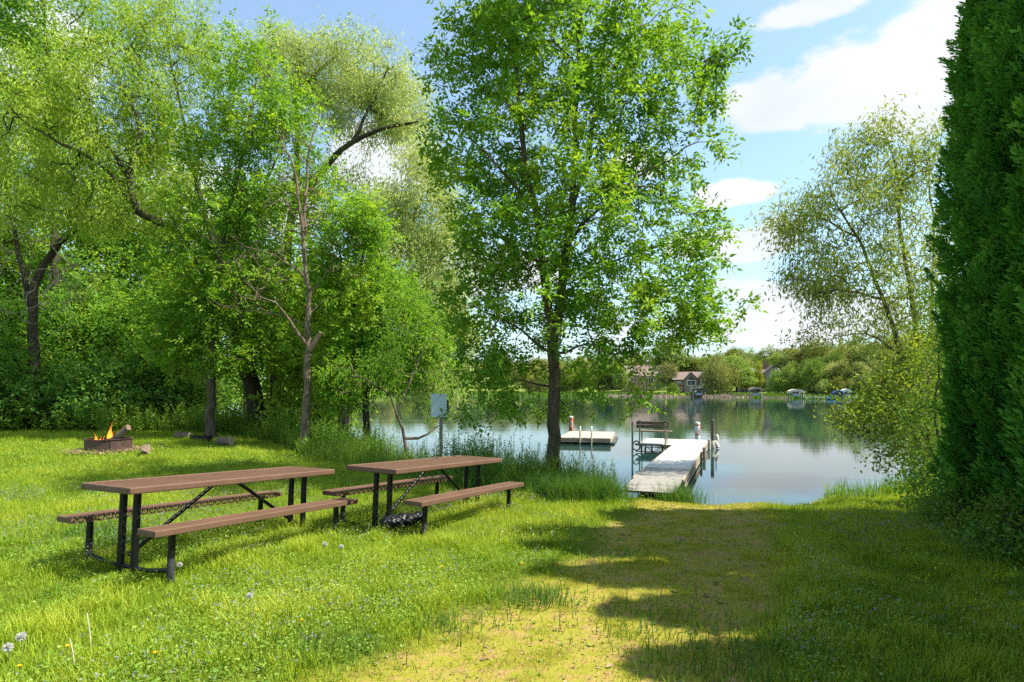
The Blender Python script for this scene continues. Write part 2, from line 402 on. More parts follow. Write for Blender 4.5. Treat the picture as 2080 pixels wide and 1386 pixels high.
def tube_mesh(pos,par,rad,skip_r=0.):
    n=len(pos); ch=np.where(par>=0)[0]
    dirs=np.zeros((n,3)); dirs[ch]=unit(pos[ch]-pos[par[ch]])
    main=np.full(n,-1)
    for i in ch[np.argsort(rad[ch])]: main[par[i]]=i
    for i in range(n):
        if par[i]<0: dirs[i]=dirs[main[i]] if main[i]>=0 else (0,0,1)
    Vs=[];Fs=[];off=0
    r_end=rad; p_ = par[ch]
    ismain=main[p_]==ch
    r0=np.where(ismain,rad[p_],np.minimum(rad[p_],rad[ch]*1.15)); d0=np.where(ismain[:,None],dirs[p_],dirs[ch])
    d1=dirs[ch]; r1=rad[ch]
    rr=np.maximum(r0,r1)
    def frame(d):
        ref=np.where(np.abs(d[:,2:3])<.9,np.array([[0,0,1.]]),np.array([[1.,.2,0]]))
        # continuous for mostly vertical trunks
        ref=np.where(np.abs(d[:,1:2])<.93,np.array([[.12,1.,.05]]),np.array([[1.,.1,0]]))
        u=unit(np.cross(d,ref)); return u,np.cross(d,u)
    for lo,hi,k in ((skip_r,.012,3),(.012,.035,5),(.035,.09,8),(.09,9,14)):
        s=(rr>lo)&(rr<=hi)
        if not s.any(): continue
        a=np.arange(k)*2*pi/k; ca,sa=np.cos(a)[None,:,None],np.sin(a)[None,:,None]
        u,w=frame(d0[s]); A=pos[p_[s]][:,None]+(u[:,None]*ca+w[:,None]*sa)*r0[s][:,None,None]
        u,w=frame(d1[s]); B=pos[ch[s]][:,None]+(u[:,None]*ca+w[:,None]*sa)*r1[s][:,None,None]
        m=s.sum(); Vs.append(np.concatenate([A,B],1).reshape(-1,3))
        b=off+np.arange(m)[:,None]*2*k; j=np.arange(k)[None]; j2=(j+1)%k
        Fs.append(np.stack([b+j,b+j2,b+k+j2,b+k+j],-1).reshape(-1,4)); off+=m*2*k
    return np.concatenate(Vs),np.concatenate(Fs)

def smooth_path(pts,step):
    pts=np.array(pts,float); k=len(pts)
    if k==2: 
        m=max(2,int(np.linalg.norm(pts[1]-pts[0])/step)); t=np.linspace(0,1,m+1)[:,None]; return pts[0]*(1-t)+pts[1]*t
    e=np.concatenate([[2*pts[0]-pts[1]],pts,[2*pts[-1]-pts[-2]]]); o=[]
    for i in range(k-1):
        p0,p1,p2,p3=e[i:i+4]; m=max(1,int(np.linalg.norm(p2-p1)/step))
        for t in np.arange(m)/m: o.append(.5*((2*p1)+(p2-p0)*t+(2*p0-5*p1+4*p2-p3)*t*t+(3*p1-p0-3*p2+p3)*t**3))
    o.append(pts[-1]); return np.array(o)

def blob_points(g,blobs,n,shell=.5,gap=.0,gs=1.2,seed=0):
    """blobs: (centre, radii, weight). points inside ellipsoids, pushed towards the shell, with gaps"""
    w=np.array([b[2]*np.prod(b[1])**.75 for b in blobs]); w/=w.sum()
    sn=SN(seed+77,gs*2.2,2); o=[]
    while sum(map(len,o))<n:
        k=g.choice(len(blobs),n*2,p=w); d=unit(g.normal(size=(n*2,3))); r=g.uniform(0,1,n*2)**(1/(3+shell*4))
        C=np.array([b[0] for b in blobs])[k]; Q=np.array([b[1] for b in blobs])[k]
        p=C+d*r[:,None]*Q*(1+.26*sn(d*2.2+C))[:,None]
        if gap>0: p=p[sn(p)>-1.5+gap*1.6]
        o.append(p)
    return np.concatenate(o)[:n]

def grow(g,stems,targets,step=.35,up=.6,sag=0.,r_tip=.004,expo=2.25,zmin=None):
    """stems: list of (points, r0, r1); targets: leaf cluster points. returns pos,par,rad,tip index"""
    pos=[];par=[];fix=[]
    for si,(pts,r0,r1) in enumerate(stems):
        q=smooth_path(pts,step); q[1:-1]+=g.normal(size=(len(q)-2,3))*.02
        if si==0: pr=-1
        else:
            P_=np.array(pos); pr=int(np.argmin(np.linalg.norm(P_-q[0],axis=1))); q=q[1:]
        for i,p in enumerate(q):
            pos.append(p); par.append(pr); pr=len(pos)-1; fix.append(r0+(r1-r0)*(i/max(1,len(q)-1))**.8)
    ns=len(pos)
    P_=np.zeros((ns+len(targets)*14,3)); P_[:ns]=pos; cnt=ns
    z0=P_[:ns,2].min() if zmin is None else zmin
    ok=np.zeros(len(P_),bool); ok[:ns]=P_[:ns,2]>=z0
    D=np.array([np.linalg.norm(P_[:ns]-t,axis=1).min() for t in targets]); tips=[]
    for ti in np.argsort(D):
        t=targets[ti]; v=t-P_[:cnt]; dl=np.linalg.norm(v,axis=1)+1e-6
        cost=dl*(1+up*np.maximum(0,-v[:,2]/dl))+(~ok[:cnt])*100
        j=int(np.argmin(cost)); a=P_[j]; l=dl[j]
        k=int(min(12,max(1,round(l/step))))
        pd=unit(P_[j]-P_[par[j]]) if par[j]>=0 else np.array([0,0,1.])
        c=a+pd*l*.35+g.normal(size=3)*l*.06; c[2]+=l*.10
        pr=j
        for s in range(1,k+1):
            u=s/k; q=(1-u)**2*a+2*u*(1-u)*c+u*u*t
            q=q+g.normal(size=3)*(.025*l/k if s<k else 0)
            P_[cnt]=q; par.append(pr); fix.append(0); pr=cnt; ok[cnt]=True; cnt+=1
        tips.append((ti,cnt-1))
    pos=P_[:cnt]; par=np.array(par); fix=np.array(fix)
    acc=np.zeros(cnt); 
    for _,i in tips: acc[i]+=r_tip**expo
    for i in range(cnt-1,-1,-1):
        acc[i]=max(acc[i],r_tip**expo)
        if par[i]>=0: acc[par[i]]+=acc[i] if True else 0
    rad=np.maximum(acc**(1/expo),0); 
    sf=np.array(fix); rad[:ns]=np.maximum(sf[:ns],np.minimum(rad[:ns],sf[:ns]*1.0+.0))
    # children never thicker than parents
    for i in range(cnt):
        if par[i]>=0: rad[i]=min(rad[i],rad[par[i]])
    tipi=np.zeros(len(targets),int)
    for ti,i in tips: tipi[ti]=i
    return pos,par,rad,tipi

def foliage(g,tips,tdir,kind,n,size,spread,seed=0):
    """leaves around cluster tips. returns V,F,rnd"""
    T=len(tips); crnd=np.clip(.5+.26*SN(seed,2.2,2)(tips)+g.normal(size=T)*.10,0,1)
    if kind=='compound':       # pinnate leaves: a rachis with leaflets
        k=np.repeat(np.arange(T),n); m=len(k)
        base=tips[k]+g.normal(size=(m,3))*spread*np.array([.6,.6,.33])
        dr=unit(tdir[k]*.5+g.normal(size=(m,3))*.9+np.array([0,0,-.05])); rl=size*g.uniform(1.7,2.6,m)
        nrm=unit(np.array([0,0,1.])+g.normal(size=(m,3))*.45)
        s=unit(np.cross(dr,nrm)); nrm=np.cross(s,dr)
        Ps=[];Ds=[];Ns=[];Ls=[];Rs=[]
        for q,(t,sd) in enumerate(((.42,1),(.42,-1),(.72,1),(.72,-1),(1.,0))):
            droop=np.array([0,0,-.16])*t
            Ps.append(base+(dr+droop)*(rl*t)[:,None]); Ds.append(unit(dr*(.55 if sd else 1)+s*sd*.95+np.array([0,0,-.28])+g.normal(size=(m,3))*.18))
            Ns.append(nrm+g.normal(size=(m,3))*.25); Ls.append(size*g.uniform(.6,1.35,m)); Rs.append(k)
        p=np.concatenate(Ps);d=np.concatenate(Ds);nn=np.concatenate(Ns);l=np.concatenate(Ls);k=np.concatenate(Rs); w=l*g.uniform(.40,.52,len(l))
    elif kind=='hang':         # narrow leaves hanging from twigs
        k=np.repeat(np.arange(T),n); m=len(k); u=g.uniform(-.4,1,m)
        p=tips[k]+tdir[k]*(u*spread)[:,None]+g.normal(size=(m,3))*spread*.38+np.array([0,0,-.3])*(np.abs(u)*spread)[:,None]
        d=unit(tdir[k]*.35+g.normal(size=(m,3))*.55+np.array([0,0,-.75])); nn=unit(g.normal(size=(m,3))+np.array([0,0,.4]))
        l=size*g.uniform(.7,1.3,m); w=l*g.uniform(.2,.3,m)
    elif kind=='weep':
        k=np.repeat(np.arange(T),n); m=len(k); u=g.uniform(0,1,m)**.8
        str_=g.integers(0,3,m); offs=unit(g.normal(size=(T,3,3)))*spread*.3
        p=tips[k]+offs[k,str_]*(1)+np.array([0,0,-1.])*(u*spread)[:,None]+g.normal(size=(m,3))*spread*.05
        d=unit(g.normal(size=(m,3))*.5+np.array([0,0,-1.])); nn=g.normal(size=(m,3)); l=size*g.uniform(.7,1.3,m); w=l*g.uniform(.25,.4,m)
    else:                      # broad simple leaves
        k=np.repeat(np.arange(T),n); m=len(k); u=g.uniform(-.6,1,m)
        p=tips[k]+tdir[k]*(u*spread*.6)[:,None]+g.normal(size=(m,3))*spread*np.array([.55,.55,.40])
        d=unit(tdir[k]*.4+g.normal(size=(m,3))*.75+np.array([0,0,-.25])); nn=unit(g.normal(size=(m,3))*.6+np.array([0,0,.9]))
        l=size*g.uniform(.65,1.3,m); w=l*g.uniform(.45,.65,m)
    V,F=leaf_quads(p,d,unit(nn),l,w)
    rnd=np.clip(crnd[k]*.65+g.uniform(0,1,len(k))*.45-.05,0,1)
    return V,F,rnd

def make_tree(name,label,cat,base,stems,blobs,nc,leaf,nl,size,spread,lmat,bmat,seed,shell=.5,gap=.4,gs=1.1,up=.6,step=.35,zmin=None,group=None,skip=.0,r_tip=.004,bare=0,flare=True):
    g=np.random.default_rng(seed); base=np.array(base,float)
    t=blob_points(g,blobs,nc,shell,gap,gs,seed)
    pos,par,rad,tip=grow(g,stems,t,step,up,r_tip=r_tip,zmin=zmin)
    if flare:
        hgt=pos[:,2]-base[2]; f=(hgt<.8)&(rad>.05); rad[f]*=1+.55*np.exp(-np.maximum(hgt[f],0)/.22)
    root=thing(name,label,cat,tuple(base),0,group)
    V,F=tube_mesh(pos-base,par,rad,skip); o=link('trunk',new_mesh('trunk',V,F,[bmat],smooth=True),root)
    tp=pos[tip]; td=unit(tp-pos[par[tip]])
    keep=np.arange(len(tp))[bare:] if bare else slice(None)
    V,F,r=foliage(g,tp[keep]-base,td[keep],leaf,nl,size,spread,seed)
    link('crown',new_mesh('crown',V,F,[lmat],attr=r),root)
    return root

def E(px,py,d,rx,ry,rz,w=1.):
    """ellipsoid estimated from the photo: centre (px,py) at d, half sizes in photo pixels across/up, rz metres deep"""
    return (P(px,py,d),np.array([rx/FPX*d,rz,ry/FPX*d]),w)
def PL(d,*pts): return [P(a,b,d if len(r)==0 else d+r[0]) for a,b,*r in pts]
SKYS,SUNE,EXPO,CLB,SKYT=.115,4.8,1.13,4.15,(.98,1.15,1.17)
# ------------------------------------------------------------------ near trees
def gb(x,y,dz=-.05): return (x,y,H(x,y)+dz)
def base_at(px,d,dz=-.06):
    x=(px-1040)/FPX*d; return gb(x,d,dz)
def stem(b,d,*pts): return [b]+PL(d,*pts)

# the tall ash in the middle
d=11.5; b=base_at(1126,d)
st=[([b]+PL(d,(1125,860),(1125,760),(1122,690)),.138,.108),
    (PL(d,(1122,690),(1113,620),(1103,540),(1090,430,-.1),(1066,330,-.3),(1052,200,-.4),(1040,60,-.5),(1030,-120,-.5)),.085,.02),
    (PL(d,(1124,685),(1138,610,.1),(1150,500,.2),(1162,415,.2)),.095,.075),
    (PL(d,(1162,415,.2),(1168,330,.3),(1172,200,.3),(1176,60,.4),(1180,-150,.4)),.06,.02),
    (PL(d,(1162,415,.2),(1188,345,.3),(1210,220,.5),(1232,90,.6),(1260,-60,.7)),.055,.02),
    (PL(d,(1150,500,.2),(1210,430,-.6),(1300,360,-1.1),(1390,300,-1.3)),.035,.012),
    (PL(d,(1140,600,.1),(1230,540,.8),(1340,500,1.),(1440,480,1.1)),.035,.012),
    (PL(d,(1103,540),(1010,480,.6),(930,420,1.)),.032,.012),
    (PL(d,(1090,430,-.1),(1000,320,-.9),(930,250,-1.2)),.032,.012),
    (PL(d,(1124,720),(1040,660,-.7),(960,620,-1.1)),.03,.010),
    (PL(d,(1124,730),(1200,700,-.5),(1270,740,-.7)),.028,.010),
    (PL(d,(1124,790),(1060,775,.4),(990,780,.7)),.022,.008)]
bl=[E(1130,60,d,230,150,2.3),E(1020,100,d,115,130,1.6),E(1330,130,d,130,120,1.6),E(1120,-160,d,200,150,2.0),
    E(985,300,d,100,120,1.6),E(1130,300,d,180,140,2.2),E(1330,340,d,140,110,1.7),E(1010,480,d,100,110,1.8),E(1200,480,d,200,110,2.2),
    E(1380,560,d,105,110,1.5),E(980,640,d,95,110,1.6),E(1130,620,d,150,90,2.0),E(1300,640,d,160,75,1.9),E(1410,655,d,75,50,1.1),
    E(1010,770,d,95,75,1.2),E(1220,765,d,85,60,1.3),E(1215,830,d-.8,75,35,.6,.8),E(985,825,d,60,30,.7,.7),E(1430,170,d,60,70,.9),E(1440,440,d,45,45,.7),E(885,200,d,40,70,.8,.8),E(1110,830,d+1,60,25,.5,.5)]
make_tree('ash_tree','tall two-stemmed bright green ash on the bank between the picnic tables and the dock','tree',b,st,bl+[E(1312,768,d-.6,50,32,.5,.9)],1000,'compound',15,.110,.24,'ash_leaf','bark',11,shell=.15,gap=.98,gs=.50,up=.75,step=.28,zmin=b[2]+1.4,r_tip=.0052)

# left: leafy ash with slim trunk
d=20.5; b=base_at(428,d)
st=[(stem(b,d,(428,820),(430,760),(437,640),(447,520),(472,400),(500,280),(520,160)),.17,.03),
    (PL(d,(447,520),(500,430,.5),(560,330,.8),(590,240,.8)),.07,.02),(PL(d,(440,600),(380,500,-.6),(340,430,-.9)),.06,.02)]
bl=[E(520,190,d,100,105,1.7),E(595,300,d,70,85,1.5),E(455,310,d,80,90,1.6),E(560,440,d,100,80,1.8),E(440,450,d,100,80,1.8),E(395,580,d,120,80,1.8),E(500,590,d,110,80,1.8),
    E(450,700,d,110,60,1.7),E(545,690,d,70,60,1.3),E(360,690,d,70,60,1.4),E(660,420,d,60,80,1.1,.8)]
make_tree('ash_tree','leafy bright green ash with slim straight trunk beside the lying logs on the left bank','tree',b,st,bl,1300,'compound',8,.14,.42,'box_leaf','bark',12,shell=.2,gap=.82,gs=.75,step=.4,zmin=b[2]+2.2,r_tip=.005,skip=.006)

# arching boxelder
d=23; b=base_at(527,d)
st=[(stem(b,d,(515,800),(495,720),(472,620),(440,512),(375,468,-.8),(285,432,-1.4),(262,360,-1.6),(285,260,-1.6),(245,170,-1.6),(205,90,-1.6)),.38,.025),
    (PL(d,(285,432,-1.4),(200,330,-2),(120,290,-2.3),(40,240,-2.4)),.075,.025),(PL(d,(440,512),(400,380,.6),(370,230,.8),(340,90,.9)),.12,.03),(PL(d,(262,360,-1.6),(200,270,-1.),(150,180,-.8)),.08,.02)]
bl=[E(230,190,d-1.5,150,110,2.4),E(330,110,d,110,100,2.2),E(110,290,d-2,130,90,2.2),E(310,300,d,120,100,2.2),E(70,170,d-2,90,90,2.),E(210,410,d-1.5,130,60,2.),E(370,40,d,70,60,1.6),E(30,400,d-2,90,70,1.8),E(210,40,d-1,110,70,2.)]
make_tree('boxelder_tree','big leaning boxelder with a thick dark trunk and a limb arching left under yellow-green leaves','tree',b,st,[(c_+np.array([0,.3,0]),q_*np.array([1.08,.9,1.08]),w_) for c_,q_,w_ in bl],1150,'hang',44,.17,.48,'yellow_leaf','bark_dark',13,shell=.1,gap=.9,gs=.8,step=.45,zmin=b[2]+4,r_tip=.006,skip=.006)

# large willow behind
d=25; b=base_at(560,d)
st=[(stem(b,d,(562,760),(570,640),(582,520),(598,400),(606,280),(602,200),(640,150,.4),(695,105,.8)),.34,.06),
    (PL(d,(594,430),(655,345,-.4),(715,290,-.8),(775,262,-1.),(850,248,-1.2)),.17,.05),(PL(d,(602,190),(575,130),(560,90)),.08,.03),(PL(d,(715,290,-.8),(760,200,-.4),(788,140,-.2)),.08,.03)]
bl=[E(620,125,d,80,60,2.),E(715,130,d,75,65,2.),E(785,175,d,65,75,2.),E(740,210,d,85,60,1.8),E(830,225,d-1,60,35,1.2),E(555,110,d,60,60,1.6),E(660,210,d,60,50,1.5,.7),E(700,380,d,70,60,1.6,.7)]
make_tree('willow_tree','large pale willow with a heavy limb reaching right against the sky, behind the leafless tree','tree',b,st,[(c_+np.array([0,.6,0]),q_*1.12,w_) for c_,q_,w_ in bl],980,'hang',42,.17,.48,'pale_leaf','bark_dark',14,shell=.1,gap=.88,gs=.75,step=.45,zmin=b[2]+6,r_tip=.006,skip=.006)

# arched tree on the left edge, with hanging dead twigs
d=25; b=base_at(72,d)
st=[(stem(b,d,(70,760),(66,660),(72,580),(105,515),(165,455),(245,425)),.27,.10),(PL(d,(66,640),(35,500),(15,380),(10,280)),.13,.03),(PL(d,(165,455),(190,360),(180,260)),.08,.02)]
bl=[E(50,330,d,90,80,2.),E(170,400,d,100,60,2.),E(-30,260,d,90,90,2.2),E(-40,420,d,80,90,2.),E(130,300,d,80,60,1.6)]
tr=make_tree('boxelder_tree','arched tree at the left edge with grey dead twigs hanging below its bent trunk','tree',b,st,bl,640,'hang',42,.17,.5,'yellow_leaf','bark_dark',15,shell=.15,gap=.85,gs=.8,step=.45,zmin=b[2]+4,r_tip=.006,skip=.006)
g=np.random.default_rng(5); bb=np.array(b)
t=np.concatenate([blob_points(g,[E(45,560,d-1,80,100,1.4),E(110,600,d-1,60,80,1.2),E(20,470,d-1,60,60,1.)],170,.3,0,1.,3)])
pos,par,rad,_=grow(g,[(PL(d-.6,(245,425),(165,452),(105,500),(60,470),(0,440)),.04,.02)],t,.4,0.,r_tip=.010)
V,F=tube_mesh(pos-bb,par,rad); o=link('dead_twigs',new_mesh('dead_twigs',V,F,['twig_dead'],smooth=True),tr); o['label']='grey leafless twigs hanging down'

# dark cottonwood far left
d=33; b=base_at(120,d)
st=[(stem(b,d,(118,700),(110,500),(100,300),(95,150),(90,20)),.30,.05),(PL(d,(105,400),(40,230),(0,120)),.12,.03),(PL(d,(100,300),(150,150),(190,40)),.12,.03)]
bl=[E(90,60,d,90,90,3.),E(20,130,d,90,90,3.),E(150,20,d,90,80,3.),E(60,250,d,100,80,3.),E(-60,60,d,80,100,3.)]
make_tree('cottonwood_tree','tall dark green cottonwood rising behind the arched tree in the far left corner','tree',b,st,bl,520,'broad',34,.22,.7,'dark_leaf','bark_dark',16,shell=.3,gap=.85,gs=1.4,step=.6,zmin=b[2]+6,r_tip=.008,skip=.008)

# bright boxelder and pale willow right of the leafless tree
d=17.9; b=base_at(748,d)
st=[(stem(b,d,(745,830),(742,750),(730,650),(735,540),(742,450)),.13,.03),(PL(d,(742,750),(790,700),(840,680)),.05,.02)]
bl=[E(705,560,d+.8,80,85,1.2),E(770,620,d+.2,85,85,1.5),E(690,690,d+.6,60,75,1.),E(770,740,d,110,60,1.4),E(735,460,d,55,55,1.),E(700,790,d,60,40,1.),E(850,690,d,60,60,1.)]
make_tree('boxelder_tree','bright green young boxelder crowding the bank just right of the leafless tree','tree',b,st,bl,900,'compound',8,.135,.40,'box_leaf','bark_dark',17,shell=.2,gap=.78,gs=.6,step=.4,zmin=b[2]+1.,r_tip=.005,skip=.006)
d=20.6; b=base_at(694,d)
st=[(stem(b,d,(705,780),(730,690,.4),(785,580,.8),(830,470,1.2),(862,390,1.4)),.22,.04),(PL(d,(785,580,.8),(850,560,1.2),(905,520,1.4)),.08,.03),(PL(d,(745,660,.5),(800,650,.8),(880,650,1.)),.07,.03)]
bl=[E(868,340,d+1.4,60,50,1.4),E(850,430,d+1.2,85,70,1.7),E(800,520,d+.8,85,70,1.6),E(900,510,d+1.4,65,80,1.6),E(880,620,d+1.,80,70,1.6),E(790,440,d+1,50,50,1.2),E(770,620,d+.6,60,60,1.2),E(875,720,d+1,75,60,1.4,.9),E(925,660,d+1.6,50,80,1.3,.9),E(900,790,d+1.2,70,35,1.2,.8)]
make_tree('willow_tree','pale feathery willow leaning over the water, left of the tall ash','tree',b,st,bl,1300,'hang',42,.16,.5,'pale_leaf','bark_dark',18,shell=.15,gap=.82,gs=.7,step=.4,zmin=b[2]+3,r_tip=.005,skip=.006)

# leaning little tree at the water's edge by the sign
d=14.7; b=base_at(836,d)
st=[(stem(b,d,(815,872),(806,835),(792,802),(765,780,-.3),(740,770,-.5)),.06,.02),(PL(d,(832,900),(868,880,.3),(905,858,.6)),.035,.012),(PL(d,(806,835),(840,760,.4),(870,690,.6)),.035,.012)]
bl=[E(765,755,d+.4,95,45,1.),E(850,680,d+.5,80,70,1.),E(905,790,d+.6,60,50,.9,.7),E(820,600,d+.7,55,60,.8,.7),E(740,800,d-.4,60,20,.6,.5),E(880,840,d+.6,40,22,.5,.4)]
make_tree('crooked_tree','small crooked tree bending over the water beside the pale sign','tree',b,st,bl,250,'hang',18,.11,.32,'box_leaf','bark',19,shell=.05,gap=.98,gs=.6,step=.25,zmin=b[2]+.5,r_tip=.004,skip=.003)

# leafless tree with the sawn stub
d=16.9; b=base_at(618,d); g=np.random.default_rng(21); bb=np.array(b)
root=thing('dead_tree','leafless pale-barked tree with bare twigs and a sawn stub behind the near picnic table','tree',tuple(b))
st=[(stem(b,d,(621,830),(624,760),(626,706),(627,620),(620,540),(616,480)),.135,.06),
    (PL(d,(616,480),(606,400),(598,340),(575,300),(562,250)),.055,.012),(PL(d,(617,490),(622,380,.2),(628,300,.2),(650,230,.3)),.06,.012),(PL(d,(627,705),(590,655,-.3),(560,615,-.6),(500,600,-.8)),.05,.012),
    (PL(d,(622,560),(560,520,-.4),(500,500,-.6),(470,480,-.6)),.03,.01),(PL(d,(624,600),(660,560,.3),(690,500,.4)),.028,.01),(PL(d,(625,660),(570,640,.4),(480,630,.6)),.024,.008),(PL(d,(624,640),(690,590,.3),(720,560,.4)),.024,.008)]
t=blob_points(g,[E(610,330,d,55,110,.8),E(520,540,d,80,60,1.),E(500,610,d,70,40,1.),E(690,520,d,45,70,.8),E(560,440,d,50,70,.8),E(640,420,d,50,80,.8)],520,.2,.1,.6,2)
pos,par,rad,_=grow(g,st,t,.3,.35,r_tip=.0058,zmin=b[2]+2.2)
hg=pos[:,2]-b[2]; rad=np.where((hg<.9)&(rad>.08),rad*(1+.55*np.exp(-np.maximum(hg,0)/.25)),rad)
V,F=tube_mesh(pos-bb,par,rad); link('trunk',new_mesh('trunk',V,F,['bark_light'],smooth=True),root)
mb=MB(); q=[Vector(p-bb) for p in PL(d-.02,(629,712),(640,695),(652,676))]; mb.tube(q,[.085,.075,.068],12)
o=mb.build('stub',['bark_light'],root,smooth=True)
mb=MB(); dv=(q[2]-q[1]).normalized(); mb.tube([q[2]+dv*.001,q[2]+dv*.014],[.066,.064],12); mb.build('sawn_face',['cutwood'],o)

# understory along the wood edge on the left
US=[(-70,27,560,80),(20,26,600,75),(105,28,590,80),(175,30,520,70),(250,29,600,75),(318,30,560,70),(385,29,610,60),(300,27.5,735,50),(200,25,730,60),(60,24.5,720,65),(-60,24,700,70)]
ULAB=['dark leafy understory tree at the left frame edge of the wood','bushy dark understory tree left of the bent trunk','rounded dark green understory tree just right of the bent trunk','slim understory tree with pale top above the fire ring','dense understory tree filling the wood right of the fire ring','upright understory tree in front of the arched limb','understory tree beside the slim ash trunk on its left',
 'low bright bush at the wood edge left of the slim ash','low wide bush at the wood edge behind the fire ring','low shaded bush at the wood edge left of the fire ring','low shaded bush at the far left end of the wood edge']
for i,((px,d,top,hw),lab) in enumerate(zip(US,ULAB)):
    b=base_at(px,d); zb=HY+(CAMZ-b[2])*FPX/d; hh=(zb-top)
    st=[(stem(b,d,(px+4,zb-hh*.35),(px-6,zb-hh*.7),(px,top+hh*.15)),.09,.02)]
    bl=[E(px,top+hh*.28,d,hw*.75,hh*.26,1.6),E(px-hw*.3,top+hh*.55,d-.3,hw*.8,hh*.24,1.8),E(px+hw*.35,top+hh*.62,d-.5,hw*.8,hh*.24,1.8),E(px,top+hh*(.80 if i<7 else .85),d-.6,hw*.85,hh*.12,1.5)]
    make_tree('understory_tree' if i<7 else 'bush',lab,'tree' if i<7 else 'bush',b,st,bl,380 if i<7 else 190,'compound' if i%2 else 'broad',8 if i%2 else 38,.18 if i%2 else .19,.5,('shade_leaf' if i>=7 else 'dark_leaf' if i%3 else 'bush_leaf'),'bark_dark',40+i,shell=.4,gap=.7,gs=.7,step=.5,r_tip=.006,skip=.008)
# taller trees deeper in the wood (closing the background)
BK=[(-90,38,180),(10,37,330),(110,39,380),(215,36,300),(300,38,260),(395,37,330),(500,33,330),(-170,34,250),(640,24.5,520)]
BLAB=['tall background tree at the extreme left of the wood','deep wood tree behind the bent trunk','deep wood tree in the gap under the arched limb','deep wood tree behind the middle of the arched limb','deep wood tree left of the slim ash crown','deep wood tree directly behind the slim ash','deep wood tree between the slim ash and the big willow trunk','deep wood tree outside the left edge','shaded tree behind the leafless tree trunk']
for i,((px,d,top),lab) in enumerate(zip(BK,BLAB)):
    b=base_at(px,d); zb=HY+(CAMZ-b[2])*FPX/d; hh=zb-top
    st=[(stem(b,d,(px,zb-hh*.4),(px+8,zb-hh*.75),(px,top+hh*.08)),.2,.03)]
    bl=[E(px,top+hh*.22,d,62,hh*.2,2.2),E(px-30,top+hh*.45,d,70,hh*.2,2.4),E(px+34,top+hh*.5,d,70,hh*.2,2.4),E(px,top+hh*.75,d,80,hh*.18,2.4)]
    make_tree('woodland_tree',lab,'tree',b,st,bl,460,'broad',36,.25,.75,['dark_leaf','box_leaf','yellow_leaf'][i%3],'bark_dark',60+i,shell=.4,gap=.62,gs=1.0,step=.6,r_tip=.008,skip=.01,group='trees deep in the left wood')

# right: thin willow over the water, shrubs
d=14.2; b=base_at(1893,d)
st=[(stem(b,d,(1880,850),(1835,722),(1795,610),(1742,485),(1690,400)),.11,.02),(PL(d,(1880,850),(1858,640,.2),(1830,480,.3),(1820,340,.4),(1795,270,.5)),.085,.02),
    (PL(d,(1884,800),(1893,600,.5),(1895,430,.6),(1880,320,.6)),.06,.015),(PL(d,(1795,610),(1720,590,-.4),(1650,600,-.7)),.03,.01),(PL(d,(1742,485),(1660,440),(1590,440)),.028,.009),(PL(d,(1835,722),(1760,680,.4),(1680,690,.5)),.028,.009)]
bl=[E(1700,440,d,120,70,1.5),E(1780,330,d,95,80,1.4),E(1860,330,d,50,80,1.2),E(1620,450,d,60,40,.9),E(1740,560,d,120,65,1.5),E(1650,560,d,55,60,1.,.8),E(1850,540,d,60,130,1.4),E(1700,670,d,85,40,1.1,.8),E(1780,255,d,28,25,.5,.6),E(1840,680,d,60,60,1.2,.8)]
make_tree('narrow_willow','slender open willow leaning left over the lake beside the dark hedge','tree',b,st,bl,1150,'hang',21,.125,.34,'thin_leaf','bark',23,shell=.25,gap=.55,gs=.6,step=.3,zmin=b[2]+2.2,r_tip=.0038,skip=.002)
d=12.6; b=base_at(1905,d)
st=[(stem(b,d,(1880,900),(1840,820),(1790,780)),.045,.012),(PL(d,(1890,940),(1850,880),(1790,870),(1740,890)),.03,.01),(PL(d,(1880,900),(1885,800),(1880,740)),.03,.01)]
bl=[E(1840,800,d,65,70,.9),E(1780,850,d,75,45,.9),E(1870,880,d,50,70,.9),E(1740,790,d,40,35,.6,.35),E(1730,870,d,35,20,.5,.3),E(1830,930,d,50,30,.7,.6),E(1870,720,d,40,50,.7)]
make_tree('shoreline_shrub','sunlit loose yellow-green shrub hanging over the water at the hedge end','shrub',b,st,bl,520,'broad',16,.085,.26,'shore_leaf','bark',24,shell=.2,gap=.5,gs=.5,step=.22,r_tip=.0035,skip=.002)
d=9.6; b=base_at(1925,d)
st=[(stem(b,d,(1915,960),(1900,850),(1905,720),(1910,600)),.03,.008),(PL(d,(1910,960),(1890,900),(1880,860)),.02,.008)]
bl=[E(1895,880,d,42,80,.5),E(1915,740,d,32,80,.4),E(1905,980,d-.3,60,50,.6),E(1890,640,d,25,50,.35,.7),E(1920,1040,d-1.,55,35,.5)]
make_tree('hedge_shrub','shaded broad-leaved shrub pressed against the lake end of the dark hedge','shrub',b,st,bl,420,'broad',18,.058,.20,'bush_leaf','bark',25,shell=.2,gap=.4,gs=.4,step=.2,r_tip=.003,skip=.002)
for (px,d,lab,sd_) in ((1960,7.6,'low leafy shrub in the shade at the hedge foot, nearer the lake',26),(2060,6.3,'low leafy shrub in the shade at the hedge foot, at the right edge',27)):
    b=base_at(px,d); zb=HY+(CAMZ-b[2])*FPX/d
    st=[(stem(b,d,(px-10,zb-40),(px-15,zb-90)),.015,.006)]
    bl=[E(px,zb-50,d,70,45,.5),E(px-30,zb-25,d-.3,60,22,.5),E(px+20,zb-90,d,40,35,.4)]
    make_tree('low_shrub',lab,'shrub',b,st,bl,240,'broad',13,.055,.16,'bush_leaf','bark',sd_,shell=.2,gap=.3,gs=.3,step=.15,r_tip=.0025,skip=.002)

